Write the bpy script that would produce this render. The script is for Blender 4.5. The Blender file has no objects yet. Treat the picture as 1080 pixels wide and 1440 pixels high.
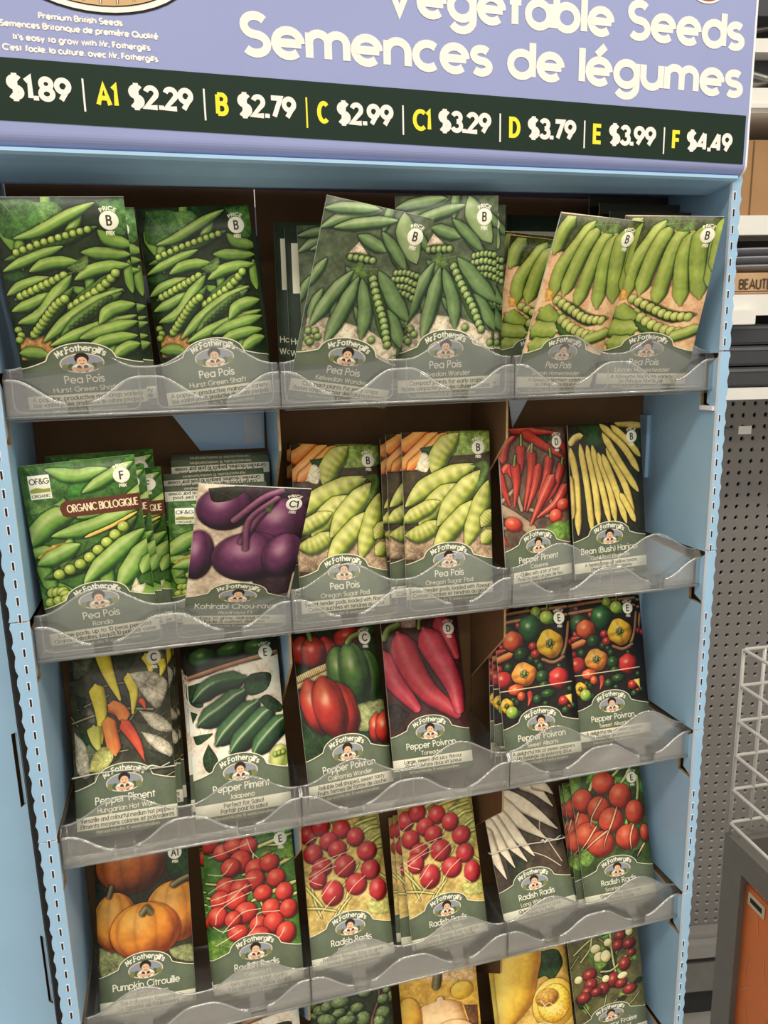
import bpy, bmesh, math, random
import numpy as np
from mathutils import Vector, Matrix, Euler
from mathutils.geometry import tessellate_polygon
random.seed(4)
S = bpy.context.scene; COL = S.collection
ZO = 1.70                                            # the modelling origin (top tray) is 1.70 m above the shop floor

# ---------------------------------------------------------------- camera, world, lamps, exposure
cam = bpy.data.objects.new('camera', bpy.data.cameras.new('camera')); COL.objects.link(cam); S.camera = cam
cam.location = (-.178806, -.593523, .010159 + ZO); cam.rotation_euler = (1.3594907, .0229811, -.2644549)
cam.data.sensor_fit = 'VERTICAL'; cam.data.sensor_height = 36; cam.data.lens = 1075.97 / 1440 * 36; cam.data.clip_start = .02
w = bpy.data.worlds.new('store'); S.world = w; w.use_nodes = True
w.node_tree.nodes['Background'].inputs[0].default_value = (1., .95, .88, 1); w.node_tree.nodes['Background'].inputs[1].default_value = .95
def area(name, loc, size, power, rot=(0, 0, 0), col=(1, .95, .86)):
    l = bpy.data.lights.new(name, 'AREA'); l.shape = 'RECTANGLE'; l.size, l.size_y = size; l.energy = power; l.color = col
    o = bpy.data.objects.new(name, l); COL.objects.link(o); o.location = loc; o.rotation_euler = rot
area('ceiling_lamp_near', (-.2, -1.1, 3.35), (3.2, .3), 66)
area('ceiling_lamp_far', (-.2, -3.2, 3.35), (3.2, .3), 66)
area('back_fill_lamp', (-.2, 1.7, 3.35), (3.2, .3), 60)  # added lamp, brightens the opening at the back of the stand
area('ceiling_lamp_aisle', (1.9, -.4, 3.35), (.3, 2.4), 45)
S.view_settings.view_transform = 'Standard'; S.view_settings.look = 'None'; S.view_settings.exposure = -.5; S.view_settings.gamma = 1
S.cycles.transparent_max_bounces = 24; S.cycles.max_bounces = 10

# ---------------------------------------------------------------- materials
def srgb(c): return tuple(((v / 255) / 12.92 if v / 255 <= .04045 else ((v / 255 + .055) / 1.055) ** 2.4) for v in c)
MATS = {}
def mat(name, col, rough=.6, metal=0, noise=.08, scale=40, spec=.5, bump=0, coat=0):
    """plain painted or raw surface: colour with a little procedural mottling and fine relief"""
    if name in MATS: return MATS[name]
    m = bpy.data.materials.new(name); m.use_nodes = True; N = m.node_tree.nodes; L = m.node_tree.links; b = N['Principled BSDF']
    c = srgb(col); tc = N.new('ShaderNodeTexCoord'); nz = N.new('ShaderNodeTexNoise'); nz.inputs['Scale'].default_value = scale; nz.inputs['Detail'].default_value = 4
    L.new(tc.outputs['Object'], nz.inputs['Vector']); r = N.new('ShaderNodeValToRGB'); L.new(nz.outputs['Fac'], r.inputs[0])
    r.color_ramp.elements[0].position = .3; r.color_ramp.elements[1].position = .7
    r.color_ramp.elements[0].color = (*[v * (1 - noise) for v in c], 1); r.color_ramp.elements[1].color = (*[min(1, v * (1 + noise)) for v in c], 1)
    L.new(r.outputs[0], b.inputs['Base Color']); b.inputs['Roughness'].default_value = rough; b.inputs['Metallic'].default_value = metal; b.inputs['Specular IOR Level'].default_value = spec; b.inputs['Coat Weight'].default_value = coat
    if bump:
        bp = N.new('ShaderNodeBump'); bp.inputs['Strength'].default_value = bump; bp.inputs['Distance'].default_value = .002; L.new(nz.outputs['Fac'], bp.inputs['Height']); L.new(bp.outputs[0], b.inputs['Normal'])
    MATS[name] = m; return m
def plastic(name, clear, haze, gloss, rough):
    """thin clear moulded plastic: mostly see-through, a little milky, glossy at the skin"""
    m = bpy.data.materials.new(name); m.use_nodes = True; N = m.node_tree.nodes; L = m.node_tree.links; N.clear()
    o = N.new('ShaderNodeOutputMaterial'); t = N.new('ShaderNodeBsdfTransparent'); t.inputs[0].default_value = (clear, clear, clear * .99, 1)
    d = N.new('ShaderNodeBsdfDiffuse'); d.inputs[0].default_value = (.92, .91, .87, 1); tl = N.new('ShaderNodeBsdfTranslucent'); tl.inputs[0].default_value = (.92, .91, .87, 1)
    g = N.new('ShaderNodeBsdfGlossy'); g.inputs['Roughness'].default_value = rough; g.inputs[0].default_value = (1, 1, 1, 1)
    mh = N.new('ShaderNodeMixShader'); mh.inputs[0].default_value = .5; L.new(d.outputs[0], mh.inputs[1]); L.new(tl.outputs[0], mh.inputs[2])
    m1 = N.new('ShaderNodeMixShader'); L.new(t.outputs[0], m1.inputs[1]); L.new(mh.outputs[0], m1.inputs[2])
    tc = N.new('ShaderNodeTexCoord'); mp = N.new('ShaderNodeMapping'); mp.inputs['Scale'].default_value = (14, 20, 60); nz = N.new('ShaderNodeTexNoise'); nz.inputs['Scale'].default_value = 1.5; nz.inputs['Detail'].default_value = 3
    L.new(tc.outputs['Object'], mp.inputs[0]); L.new(mp.outputs[0], nz.inputs['Vector'])
    mr = N.new('ShaderNodeMapRange'); mr.inputs['From Min'].default_value = .3; mr.inputs['From Max'].default_value = .75; mr.inputs['To Min'].default_value = haze * .55; mr.inputs['To Max'].default_value = haze * 1.5; L.new(nz.outputs['Fac'], mr.inputs[0]); L.new(mr.outputs[0], m1.inputs[0])
    f = N.new('ShaderNodeFresnel'); f.inputs[0].default_value = 1.49; a = N.new('ShaderNodeMath'); a.operation = 'MULTIPLY_ADD'; a.inputs[1].default_value = .7; a.inputs[2].default_value = gloss; L.new(f.outputs[0], a.inputs[0])
    bp = N.new('ShaderNodeBump'); bp.inputs['Strength'].default_value = .05; bp.inputs['Distance'].default_value = .004; L.new(nz.outputs['Fac'], bp.inputs['Height']); L.new(bp.outputs[0], g.inputs['Normal'])
    m2 = N.new('ShaderNodeMixShader'); L.new(a.outputs[0], m2.inputs[0]); L.new(m1.outputs[0], m2.inputs[1]); L.new(g.outputs[0], m2.inputs[2]); L.new(m2.outputs[0], o.inputs[0])
    return m
M_BLUE = mat('blue_card', (160, 198, 226), .42, noise=.05, scale=14, coat=.15); M_LAV = mat('lavender_card', (150, 158, 202), .55, noise=.03, scale=10)
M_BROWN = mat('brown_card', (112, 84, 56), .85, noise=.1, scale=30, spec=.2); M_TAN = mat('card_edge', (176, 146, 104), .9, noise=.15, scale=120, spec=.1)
M_GREEN = mat('dark_green_print', (20, 42, 28), .45, noise=.05, scale=8, spec=.25); M_CREAM = mat('cream_print', (246, 238, 228), .5, noise=.02); M_YEL = mat('yellow_print', (244, 232, 40), .5, noise=.02)
M_RAW = mat('white_card_edge', (240, 240, 244), .7, noise=.04, scale=200); M_DARK = mat('dark_gap', (28, 24, 24), .9)
M_CLEAR = plastic('clear_plastic', .997, .042, .055, .12); M_BEAD = plastic('clear_plastic_bead', .98, .22, .16, .14); M_FLOORP = plastic('clear_plastic_floor', .985, .1, .04, .15)

# ---------------------------------------------------------------- building helpers
def link(name, me, mats, parent=None, loc=None):
    o = bpy.data.objects.new(name, me); COL.objects.link(o)
    for m in (mats if isinstance(mats, (list, tuple)) else [mats]):
        if len(me.materials) < len(mats if isinstance(mats, (list, tuple)) else [mats]): me.materials.append(m)
    if parent is not None: o.parent = parent
    if loc is not None: o.location = loc
    return o
def tag(o, label=None, cat=None, group=None, kind=None):
    if label: o['label'] = label
    if cat: o['category'] = cat
    if group: o['group'] = group
    if kind: o['kind'] = kind
    return o
def empty(name, loc=(0, 0, 0), rz=0):
    o = bpy.data.objects.new(name, None); COL.objects.link(o); o.location = loc; o.rotation_euler = (0, 0, rz); o.empty_display_size = .05; return o
class MB:
    """collects faces, then links them as one mesh object"""
    def __init__(s): s.v, s.f, s.m, s.sm = [], [], [], []
    def face(s, pts, m=0, sm=False):
        b = len(s.v); s.v += [tuple(p) for p in pts]; s.f.append(tuple(range(b, b + len(pts)))); s.m.append(m); s.sm.append(sm)
    def box(s, lo, hi, m=0):
        (a, b, c), (d, e, f) = lo, hi; P = [(a, b, c), (d, b, c), (d, e, c), (a, e, c), (a, b, f), (d, b, f), (d, e, f), (a, e, f)]; k = len(s.v); s.v += P
        for q in ((0, 3, 2, 1), (4, 5, 6, 7), (0, 1, 5, 4), (1, 2, 6, 5), (2, 3, 7, 6), (3, 0, 4, 7)): s.f.append(tuple(k + i for i in q)); s.m.append(m); s.sm.append(False)
    def tube(s, P, r, n=6, m=0, closed=False):
        P = [Vector(p) for p in P]; k = len(s.v); N = len(P); up = None
        for i, p in enumerate(P):
            t = (P[(i + 1) % N] - P[i - 1]) if closed else (P[min(i + 1, N - 1)] - P[max(i - 1, 0)]); t = t.normalized()
            if up is None: up = Vector((0, 0, 1)) if abs(t.z) < .9 else Vector((1, 0, 0))
            a = t.cross(up); a = a.normalized() if a.length > 1e-6 else t.orthogonal().normalized(); b = t.cross(a).normalized(); up = -b if b.dot(up) < 0 else b
            rr = r[i] if isinstance(r, (list, tuple)) else r
            s.v += [tuple(p + (a * math.cos(6.2832 * j / n) + b * math.sin(6.2832 * j / n)) * rr) for j in range(n)]
        for i in range(N if closed else N - 1):
            for j in range(n):
                q = (k + i * n + j, k + i * n + (j + 1) % n, k + ((i + 1) % N) * n + (j + 1) % n, k + ((i + 1) % N) * n + j); s.f.append(q); s.m.append(m); s.sm.append(True)
        if not closed:
            s.f.append(tuple(k + j for j in range(n))[::-1]); s.f.append(tuple(k + (N - 1) * n + j for j in range(n))); s.m += [m, m]; s.sm += [False, False]
    def prism(s, loops, fn, t, m=(0, 0, 0)):
        """polygon with holes (2-D loops) swept by t along the axis fn adds; m = front, back, edge materials"""
        k = len(s.v); flat = [p for l in loops for p in l]; n = len(flat)
        s.v += [fn(a, b, 0) for a, b in flat] + [fn(a, b, t) for a, b in flat]
        for tri in tessellate_polygon([[Vector((a, b, 0)) for a, b in l] for l in loops]):
            s.f.append(tuple(k + i for i in tri)); s.m.append(m[0]); s.f.append(tuple(k + n + i for i in reversed(tri))); s.m.append(m[1]); s.sm += [False, False]
        o = 0
        for l in loops:
            q = len(l)
            for i in range(q): j = (i + 1) % q; s.f.append((k + o + i, k + o + j, k + n + o + j, k + n + o + i)); s.m.append(m[2]); s.sm.append(False)
            o += q
    def mesh(s, name, fix=False):
        me = bpy.data.meshes.new(name); me.from_pydata(s.v, [], s.f); me.polygons.foreach_set('material_index', s.m); me.polygons.foreach_set('use_smooth', s.sm)
        if fix:
            bm = bmesh.new(); bm.from_mesh(me); bmesh.ops.recalc_face_normals(bm, faces=bm.faces); bm.to_mesh(me); bm.free()
        me.update(); return me
    def build(s, name, mats, parent=None, loc=None, fix=False): return link(name, s.mesh(name, fix), mats if isinstance(mats, (list, tuple)) else [mats], parent, loc)
def rbox(name, lo, hi, m, parent=None, bev=.003, seg=2):
    """box with rounded edges, origin at its base centre"""
    c = Vector(((lo[0] + hi[0]) / 2, (lo[1] + hi[1]) / 2, lo[2])); bm = bmesh.new(); bmesh.ops.create_cube(bm, size=1)
    for v in bm.verts: v.co = Vector((v.co.x * (hi[0] - lo[0]), v.co.y * (hi[1] - lo[1]), (v.co.z + .5) * (hi[2] - lo[2])))
    if bev: bmesh.ops.bevel(bm, geom=bm.edges[:], offset=min(bev, .45 * min(hi[i] - lo[i] for i in range(3))), segments=seg, affect='EDGES')
    me = bpy.data.meshes.new(name); bm.to_mesh(me); bm.free(); return link(name, me, [m], parent, c)

# ---------------------------------------------------------------- stroke lettering (used for the header and the printed packets)
def arc(cx, cy, rx, ry, a0, a1):
    n = max(4, int(abs(a1 - a0) / 18))
    return [(cx + rx * math.cos(math.radians(a0 + (a1 - a0) * i / n)), cy + ry * math.sin(math.radians(a0 + (a1 - a0) * i / n))) for i in range(n + 1)]
def _o(w=.6): return arc(.3, .3, .3, .3, 90, 450)
def _sarc(w, h):
    q = h / 4
    return arc(w / 2, h - q, w / 2, q, 35, 270)[:-1] + arc(w / 2, q, w / 2 * 1.05, q, 90, -145)
def glyphs():
    G = {}
    def g(c, w, *p): G[c] = (w, [list(q) for q in p])
    o = arc(.3, .3, .3, .3, 90, 450)
    g('a', .6, o, [(.6, 0), (.6, .6)]); g('b', .6, o, [(0, 0), (0, 1)]); g('c', .5, arc(.3, .3, .3, .3, 48, 312))
    g('d', .6, o, [(.6, 0), (.6, 1)]); g('e', .6, [(.02, .3), (.6, .3)], arc(.3, .3, .3, .3, 0, 315))
    g('f', .34, [(.13, 0), (.13, .72)] + arc(.33, .76, .2, .22, 180, 80), [(0, .58), (.32, .58)])
    g('g', .6, o, [(.6, .6), (.6, 0)] + arc(.3, -.02, .3, .27, 0, -150))
    n = [(0, 0), (0, .6)]; g('h', .52, [(0, 0), (0, 1)], arc(.26, .34, .26, .25, 180, 0) + [(.52, 0)])
    g('i', 0, [(0, 0), (0, .6)], [(0, .93), (0, 1.02)]); g('j', .1, [(.1, .6), (.1, -.2), (0, -.28)], [(.1, .93), (.1, 1.02)])
    g('k', .44, [(0, 0), (0, 1)], [(.42, .6), (.02, .27)], [(.14, .36), (.46, 0)]); g('l', 0, [(0, 0), (0, 1)])
    g('m', .88, n, arc(.22, .38, .22, .21, 180, 0) + [(.44, 0)], arc(.66, .38, .22, .21, 180, 0) + [(.88, 0)])
    g('n', .52, n, arc(.26, .34, .26, .25, 180, 0) + [(.52, 0)]); g('o', .6, o)
    g('p', .6, o, [(0, .6), (0, -.32)]); g('q', .6, o, [(.6, .6), (.6, -.32)]); g('r', .32, n, arc(.22, .36, .22, .23, 180, 55))
    g('s', .4, _sarc(.4, .6)); g('t', .32, [(.15, 0), (.15, .85)], [(0, .58), (.32, .58)])
    g('u', .52, [(0, .6), (0, .26)] + arc(.26, .26, .26, .25, 180, 360), [(.52, .6), (.52, 0)])
    g('v', .5, [(0, .6), (.25, 0), (.5, .6)]); g('w', .8, [(0, .6), (.2, 0), (.4, .6), (.6, 0), (.8, .6)])
    g('x', .46, [(0, .6), (.46, 0)], [(.46, .6), (0, 0)]); g('y', .5, [(0, .6), (.26, 0)], [(.5, .6), (.14, -.3)]); g('z', .42, [(0, .6), (.42, .6), (0, 0), (.42, 0)])
    g('A', .74, [(0, 0), (.37, 1), (.74, 0)], [(.15, .34), (.59, .34)])
    g('B', .54, [(0, 0), (0, 1)], [(0, 1), (.26, 1)] + arc(.26, .77, .24, .23, 90, -90) + [(0, .54)], [(.1, .54), (.26, .54)] + arc(.27, .27, .27, .27, 90, -90) + [(0, 0)])
    g('C', .82, arc(.5, .5, .5, .5, 48, 312)); g('D', .7, [(0, 0), (0, 1), (.22, 1)] + arc(.22, .5, .48, .5, 90, -90) + [(0, 0)])
    g('E', .46, [(.46, 1), (0, 1), (0, 0), (.46, 0)], [(0, .53), (.42, .53)]); g('F', .44, [(.44, 1), (0, 1), (0, 0)], [(0, .52), (.4, .52)])
    g('G', .92, arc(.5, .5, .5, .5, 45, 355) + [(.56, .46)]); g('H', .62, [(0, 0), (0, 1)], [(.62, 0), (.62, 1)], [(0, .53), (.62, .53)])
    g('I', 0, [(0, 0), (0, 1)]); g('J', .3, [(.3, 1), (.3, .2)] + arc(.15, .16, .15, .16, 0, -150)); g('K', .56, [(0, 0), (0, 1)], [(.52, 1), (.02, .46)], [(.16, .6), (.58, 0)])
    g('L', .42, [(0, 1), (0, 0), (.42, 0)]); g('M', .8, [(0, 0), (.12, 1), (.4, .2), (.68, 1), (.8, 0)]); g('N', .66, [(0, 0), (0, 1), (.66, 0), (.66, 1)])
    g('O', 1., arc(.5, .5, .5, .5, 90, 450)); g('P', .48, [(0, 0), (0, 1)], [(0, 1), (.24, 1)] + arc(.24, .74, .25, .26, 90, -90) + [(0, .48)])
    g('Q', 1., arc(.5, .5, .5, .5, 90, 450), [(.58, .34), (.98, -.04)]); g('R', .52, [(0, 0), (0, 1)], [(0, 1), (.24, 1)] + arc(.24, .75, .25, .25, 90, -90) + [(0, .5)], [(.22, .5), (.54, 0)])
    g('S', .52, _sarc(.52, 1)); g('T', .56, [(0, 1), (.56, 1)], [(.28, 1), (.28, 0)]); g('U', .6, [(0, 1), (0, .3)] + arc(.3, .3, .3, .3, 180, 360) + [(.6, 1)])
    g('V', .7, [(0, 1), (.35, 0), (.7, 1)]); g('W', 1., [(0, 1), (.25, 0), (.5, 1), (.75, 0), (1., 1)]); g('X', .6, [(0, 0), (.6, 1)], [(0, 1), (.6, 0)])
    g('Y', .62, [(0, 1), (.31, .48), (.62, 1)], [(.31, .48), (.31, 0)]); g('Z', .56, [(0, 1), (.56, 1), (0, 0), (.56, 0)])
    g('0', .56, arc(.28, .5, .28, .5, 90, 450)); g('1', .22, [(0, .82), (.2, 1), (.2, 0)])
    g('2', .54, arc(.27, .73, .27, .27, 165, -35) + [(0, 0), (.56, 0)]); g('3', .5, arc(.25, .76, .24, .24, 160, -90), arc(.25, .27, .27, .27, 90, -160))
    g('4', .6, [(.46, 0), (.46, 1)], [(.44, 1), (0, .26), (.6, .26)]); g('5', .5, [(.46, 1), (.1, 1), (.04, .56)] + arc(.24, .32, .27, .32, 110, -150))
    g('6', .56, arc(.28, .3, .28, .3, 90, 450), [(.02, .36), (.4, 1)]); g('7', .5, [(0, 1), (.52, 1), (.16, 0)])
    g('8', .54, arc(.27, .76, .23, .24, 90, 450), arc(.27, .26, .27, .26, 90, 450)); g('9', .56, arc(.28, .7, .28, .3, 90, 450), [(.54, .64), (.16, 0)])
    g('$', .52, _sarc(.52, 1), [(.26, -.2), (.26, 1.2)]); g('|', 0, [(0, -.2), (0, 1.12)]); g('.', .02, [(0, -.1), (0, .13)]); g(',', .04, [(.04, .04), (0, -.12)])
    g("'", .02, [(.02, 1), (0, .76)]); g('-', .25, [(0, .32), (.25, .32)]); g('&', .7, [(.7, 0), (.14, .72)] + arc(.3, .8, .18, .2, 180, 0) + arc(.25, .25, .25, .25, 120, 320) + [(.66, .45)])
    g('/', .36, [(0, -.1), (.36, 1)]); g('!', .02, [(.01, 1), (.01, .3)], [(.01, .03), (.01, 0)]); g('(', .16, arc(.3, .45, .3, .62, 125, 235)); g(')', .16, arc(-.12, .45, .3, .62, 55, -55))
    g('\u00e9', .6, *(G['e'][1] + [[(.22, .76), (.46, 1.04)]])); g('\u00e8', .6, *(G['e'][1] + [[(.38, .76), (.14, 1.04)]])); g('\u00e0', .6, *(G['a'][1] + [[(.38, .76), (.14, 1.04)]]))
    for c, (w, pl) in list(G.items()):                   # a taller x-height for the lower case
        if c.islower() and c not in 'bdhkl': G[c] = (w * 1.04, [[(x * 1.04, y * 1.14 if y <= .62 else y + .07 if c in '\u00e9\u00e8\u00e0' else y) for x, y in q] for q in pl])
        elif c in 'bdhk': G[c] = (w * 1.04, [[(x * 1.04, y * 1.14 if y <= .62 else y) for x, y in q] for q in pl])
    return G
GL = glyphs()
def layout(text, track=.2, space=.42):
    """-> polylines with their pen position: list of (x_centre_of_glyph, [polylines]), total width (cap height 1)"""
    x = 0; out = []
    for c in text:
        if c == ' ': x += space; continue
        w, pl = GL.get(c, GL['o'])
        out.append((x + w / 2, [[(x + px, py) for px, py in q] for q in pl]))
        x += w + track
    return out, max(x - track, .01)

# ---------------------------------------------------------------- the printed fronts of the packets, painted from numbers
CW, CH = 360, 672
_rs = np.random.RandomState(7)
def _noise(w, h, cell):
    gx, gy = w // cell + 3, h // cell + 3
    r = _rs.rand(gy, gx).astype('f4')
    y, x = np.mgrid[0:h, 0:w].astype('f4') / cell
    yi, xi = y.astype(int), x.astype(int); fy, fx = y - yi, x - xi
    fx = fx * fx * (3 - 2 * fx); fy = fy * fy * (3 - 2 * fy)
    return r[yi, xi] * (1 - fx) * (1 - fy) + r[yi, xi + 1] * fx * (1 - fy) + r[yi + 1, xi] * (1 - fx) * fy + r[yi + 1, xi + 1] * fx * fy
N1 = _noise(CW, CH, 40) * .6 + _noise(CW, CH, 13) * .4
N2 = _noise(CW, CH, 5) * .6 + _noise(CW, CH, 2) * .4
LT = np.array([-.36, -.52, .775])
# style: dark, mid, light, gloss, gloss power, taper, ribs
ST = {
 'pod': ((28, 58, 20), (92, 140, 52), (168, 198, 110), .22, 18, 'pod', 0), 'shell': ((24, 50, 16), (58, 98, 34), (110, 150, 70), .1, 10, 'pod', 0),
 'podk': ((30, 60, 36), (86, 124, 78), (160, 186, 146), .2, 12, 'pod', 0), 'podl': ((60, 92, 56), (118, 150, 104), (180, 200, 160), .15, 8, 'pod', 0),
 'podn': ((44, 70, 20), (122, 156, 58), (196, 212, 124), .2, 12, 'bean', 0), 'podb': ((34, 78, 26), (100, 156, 62), (176, 206, 120), .25, 12, 'pod', 0),
 'pode': ((70, 96, 26), (160, 180, 72), (222, 228, 140), .2, 10, 'pod', 5), 'bean': ((92, 78, 24), (204, 184, 84), (244, 230, 150), .2, 14, 'bean', 0),
 'chil': ((84, 16, 14), (176, 44, 36), (226, 110, 92), .4, 24, 'chil', 0), 'jal': ((8, 26, 14), (28, 68, 36), (90, 140, 90), .6, 60, 'jal', 0),
 'ypep': ((130, 116, 16), (212, 196, 40), (240, 230, 110), .25, 14, 'chil', 0), 'ypepg': ((110, 120, 30), (176, 182, 70), (214, 216, 120), .15, 10, 'chil', 0),
 'orap': ((140, 56, 16), (222, 112, 44), (246, 168, 100), .3, 16, 'bean', 0), 'redp': ((130, 24, 16), (212, 66, 38), (240, 130, 90), .35, 18, 'chil', 0),
 'torp': ((86, 14, 34), (172, 40, 66), (226, 150, 160), .35, 8, 'tor', 0), 'torp2': ((80, 12, 28), (164, 38, 58), (220, 130, 140), .36, 8, 'tor', 0),
 'carrot': ((150, 60, 16), (226, 120, 44), (246, 176, 96), .2, 12, 'bean', 0), 'wood': ((110, 92, 76), (150, 130, 112), (176, 156, 136), .05, 6, 'const', 0),
 'straw': ((150, 120, 66), (206, 178, 116), (232, 212, 160), .1, 6, 'const', 9), 'basket': ((80, 50, 30), (140, 96, 64), (180, 140, 100), .1, 6, 'const', 0),
 'yellow': ((170, 130, 40), (222, 180, 70), (240, 214, 120), .1, 8, 'bean', 0), 'stemg': ((50, 76, 30), (104, 136, 62), (160, 180, 110), .2, 8, 'const', 0),
 'stemh': ((70, 80, 50), (130, 136, 90), (160, 166, 120), .1, 8, 'const', 0), 'stemd': ((40, 44, 28), (84, 84, 56), (150, 144, 110), .2, 8, 'const', 0),
 'stemy': ((120, 140, 60), (186, 198, 112), (226, 232, 170), .1, 8, 'bean', 0), 'stemp': ((96, 120, 60), (160, 178, 110), (206, 214, 160), .1, 8, 'const', 0),
 'kstem': ((50, 20, 50), (106, 54, 98), (150, 104, 144), .1, 8, 'const', 0), 'rootn': ((170, 110, 80), (222, 160, 120), (240, 200, 160), .1, 8, 'root', 0),
 'redst': ((50, 24, 24), (110, 62, 56), (150, 110, 90), .1, 8, 'const', 0), 'wrad': ((120, 112, 100), (206, 200, 184), (240, 236, 224), .1, 8, 'root', 0),
 'butb': ((150, 104, 60), (222, 180, 130), (246, 214, 170), .1, 6, 'bean', 0), 'squa': ((160, 110, 16), (224, 178, 50), (246, 214, 100), .15, 6, 'pod', 0),
 'pea': ((52, 88, 26), (128, 168, 62), (196, 216, 120), .4, 14, 0, 0), 'peadark': ((18, 40, 14), (44, 76, 30), (80, 110, 56), .1, 10, 0, 0),
 'peak': ((44, 80, 40), (112, 148, 84), (176, 200, 140), .35, 14, 0, 0), 'pean': ((84, 110, 40), (160, 182, 88), (214, 224, 150), .3, 12, 0, 0),
 'peab': ((70, 104, 24), (150, 186, 66), (214, 228, 130), .5, 16, 0, 0),
 'kohl': ((34, 12, 38), (92, 38, 92), (168, 112, 162), .34, 10, 0, 4), 'chilb': ((120, 24, 18), (206, 64, 46), (236, 130, 100), .4, 18, 0, 0),
 'jalb': ((16, 40, 18), (44, 88, 40), (90, 140, 80), .5, 24, 0, 3), 'slice': ((120, 150, 60), (170, 196, 100), (214, 226, 160), .1, 8, 0, 4),
 'redbell': ((70, 10, 12), (160, 34, 28), (214, 90, 70), .55, 26, 0, 3), 'redbell2': ((80, 12, 14), (170, 38, 30), (230, 130, 84), .6, 18, 0, 3), 'greenbell': ((26, 52, 22), (66, 112, 50), (130, 168, 104), .5, 22, 0, 4),
 'dgreen': ((12, 34, 14), (36, 76, 34), (80, 120, 70), .6, 30, 0, 3), 'dgreen2': ((12, 40, 18), (30, 88, 44), (80, 140, 90), .7, 26, 0, 3), 'lgreen': ((60, 100, 24), (132, 176, 60), (190, 216, 120), .5, 20, 0, 0),
 'orab': ((110, 30, 12), (206, 76, 36), (240, 140, 90), .6, 24, 0, 3), 'orab2': ((140, 70, 14), (226, 144, 50), (246, 196, 110), .5, 20, 1, 4), 'yelb': ((150, 100, 8), (236, 180, 30), (252, 220, 100), .5, 20, 1, 4),
 'redb': ((70, 10, 12), (168, 32, 30), (220, 90, 80), .6, 24, 0, 0), 'redb2': ((76, 10, 14), (178, 30, 32), (226, 100, 90), .7, 30, 0, 2),
 'pump': ((110, 52, 10), (204, 126, 38), (236, 172, 84), .12, 8, 0, 9), 'pump2': ((120, 52, 8), (214, 124, 30), (242, 176, 72), .15, 8, 0, 10), 'pumpk': ((76, 34, 8), (166, 84, 24), (200, 120, 50), .1, 8, 0, 10),
 'rad': ((96, 12, 12), (196, 46, 38), (232, 110, 92), .25, 12, 0, 0), 'radc': ((96, 10, 20), (184, 34, 46), (226, 110, 112), .35, 14, 0, 0), 'rads': ((104, 24, 12), (186, 60, 38), (222, 110, 80), .2, 10, 0, 0),
 'spin': ((36, 56, 34), (92, 124, 80), (150, 174, 130), .1, 6, 0, 5), 'butc': ((170, 130, 20), (234, 186, 50), (250, 214, 90), .1, 6, 0, 0), 'yelg': ((150, 104, 20), (214, 160, 50), (240, 190, 80), .1, 6, 0, 0),
 'sqhalf': ((170, 130, 30), (232, 192, 70), (250, 224, 130), .1, 6, 0, 0), 'sqin': ((200, 150, 30), (244, 206, 70), (255, 232, 120), .1, 6, 0, 7), 'sqcore': ((120, 80, 20), (180, 130, 50), (214, 170, 90), .1, 6, 0, 6),
 'berr': ((60, 10, 14), (132, 30, 34), (190, 84, 80), .5, 18, 0, 0), 'wber': ((150, 150, 96), (216, 214, 160), (244, 242, 210), .2, 10, 0, 0),
}
FILL = {'leaf1': (62, 110, 52), 'leaf2': (84, 130, 66), 'leaf': (70, 110, 50), 'leafo': (124, 160, 76), 'leafd': (36, 70, 34), 'leafdk': (44, 54, 38), 'leafg': (92, 100, 78), 'leafgr': (158, 158, 146), 'leafb': (98, 146, 60), 'leafp': (120, 134, 92),
        'leafyg': (168, 176, 96), 'straw': (166, 124, 70), 'calyx': (84, 118, 58), 'pale': (176, 172, 156), 'cream': (226, 214, 190), 'podshade': (70, 84, 34), 'orange': (226, 160, 70), 'yellow': (226, 180, 70), 'flower': (222, 218, 186),
        'darkpurp': (52, 30, 46), 'kdark': (40, 40, 28), 'wood': (152, 132, 112), 'stone': (150, 130, 126), 'dark': (50, 40, 40), 'tan': (206, 170, 120), 'brown': (110, 72, 44)}
def cr(pts, n=5):
    if len(pts) < 3: return [tuple(np.array(pts[0]) + (np.array(pts[-1]) - np.array(pts[0])) * i / 6) for i in range(7)]
    P = [np.array(p, float) for p in pts]; P = [2 * P[0] - P[1]] + P + [2 * P[-1] - P[-2]]; out = []
    for i in range(1, len(P) - 2):
        for k in range(n):
            t = k / n; a, b, c, d = P[i - 1:i + 3]
            out.append(.5 * (2 * b + (c - a) * t + (2 * a - 5 * b + 4 * c - d) * t * t + (3 * b - a - 3 * c + d) * t ** 3))
    return out + [P[-2]]
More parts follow.
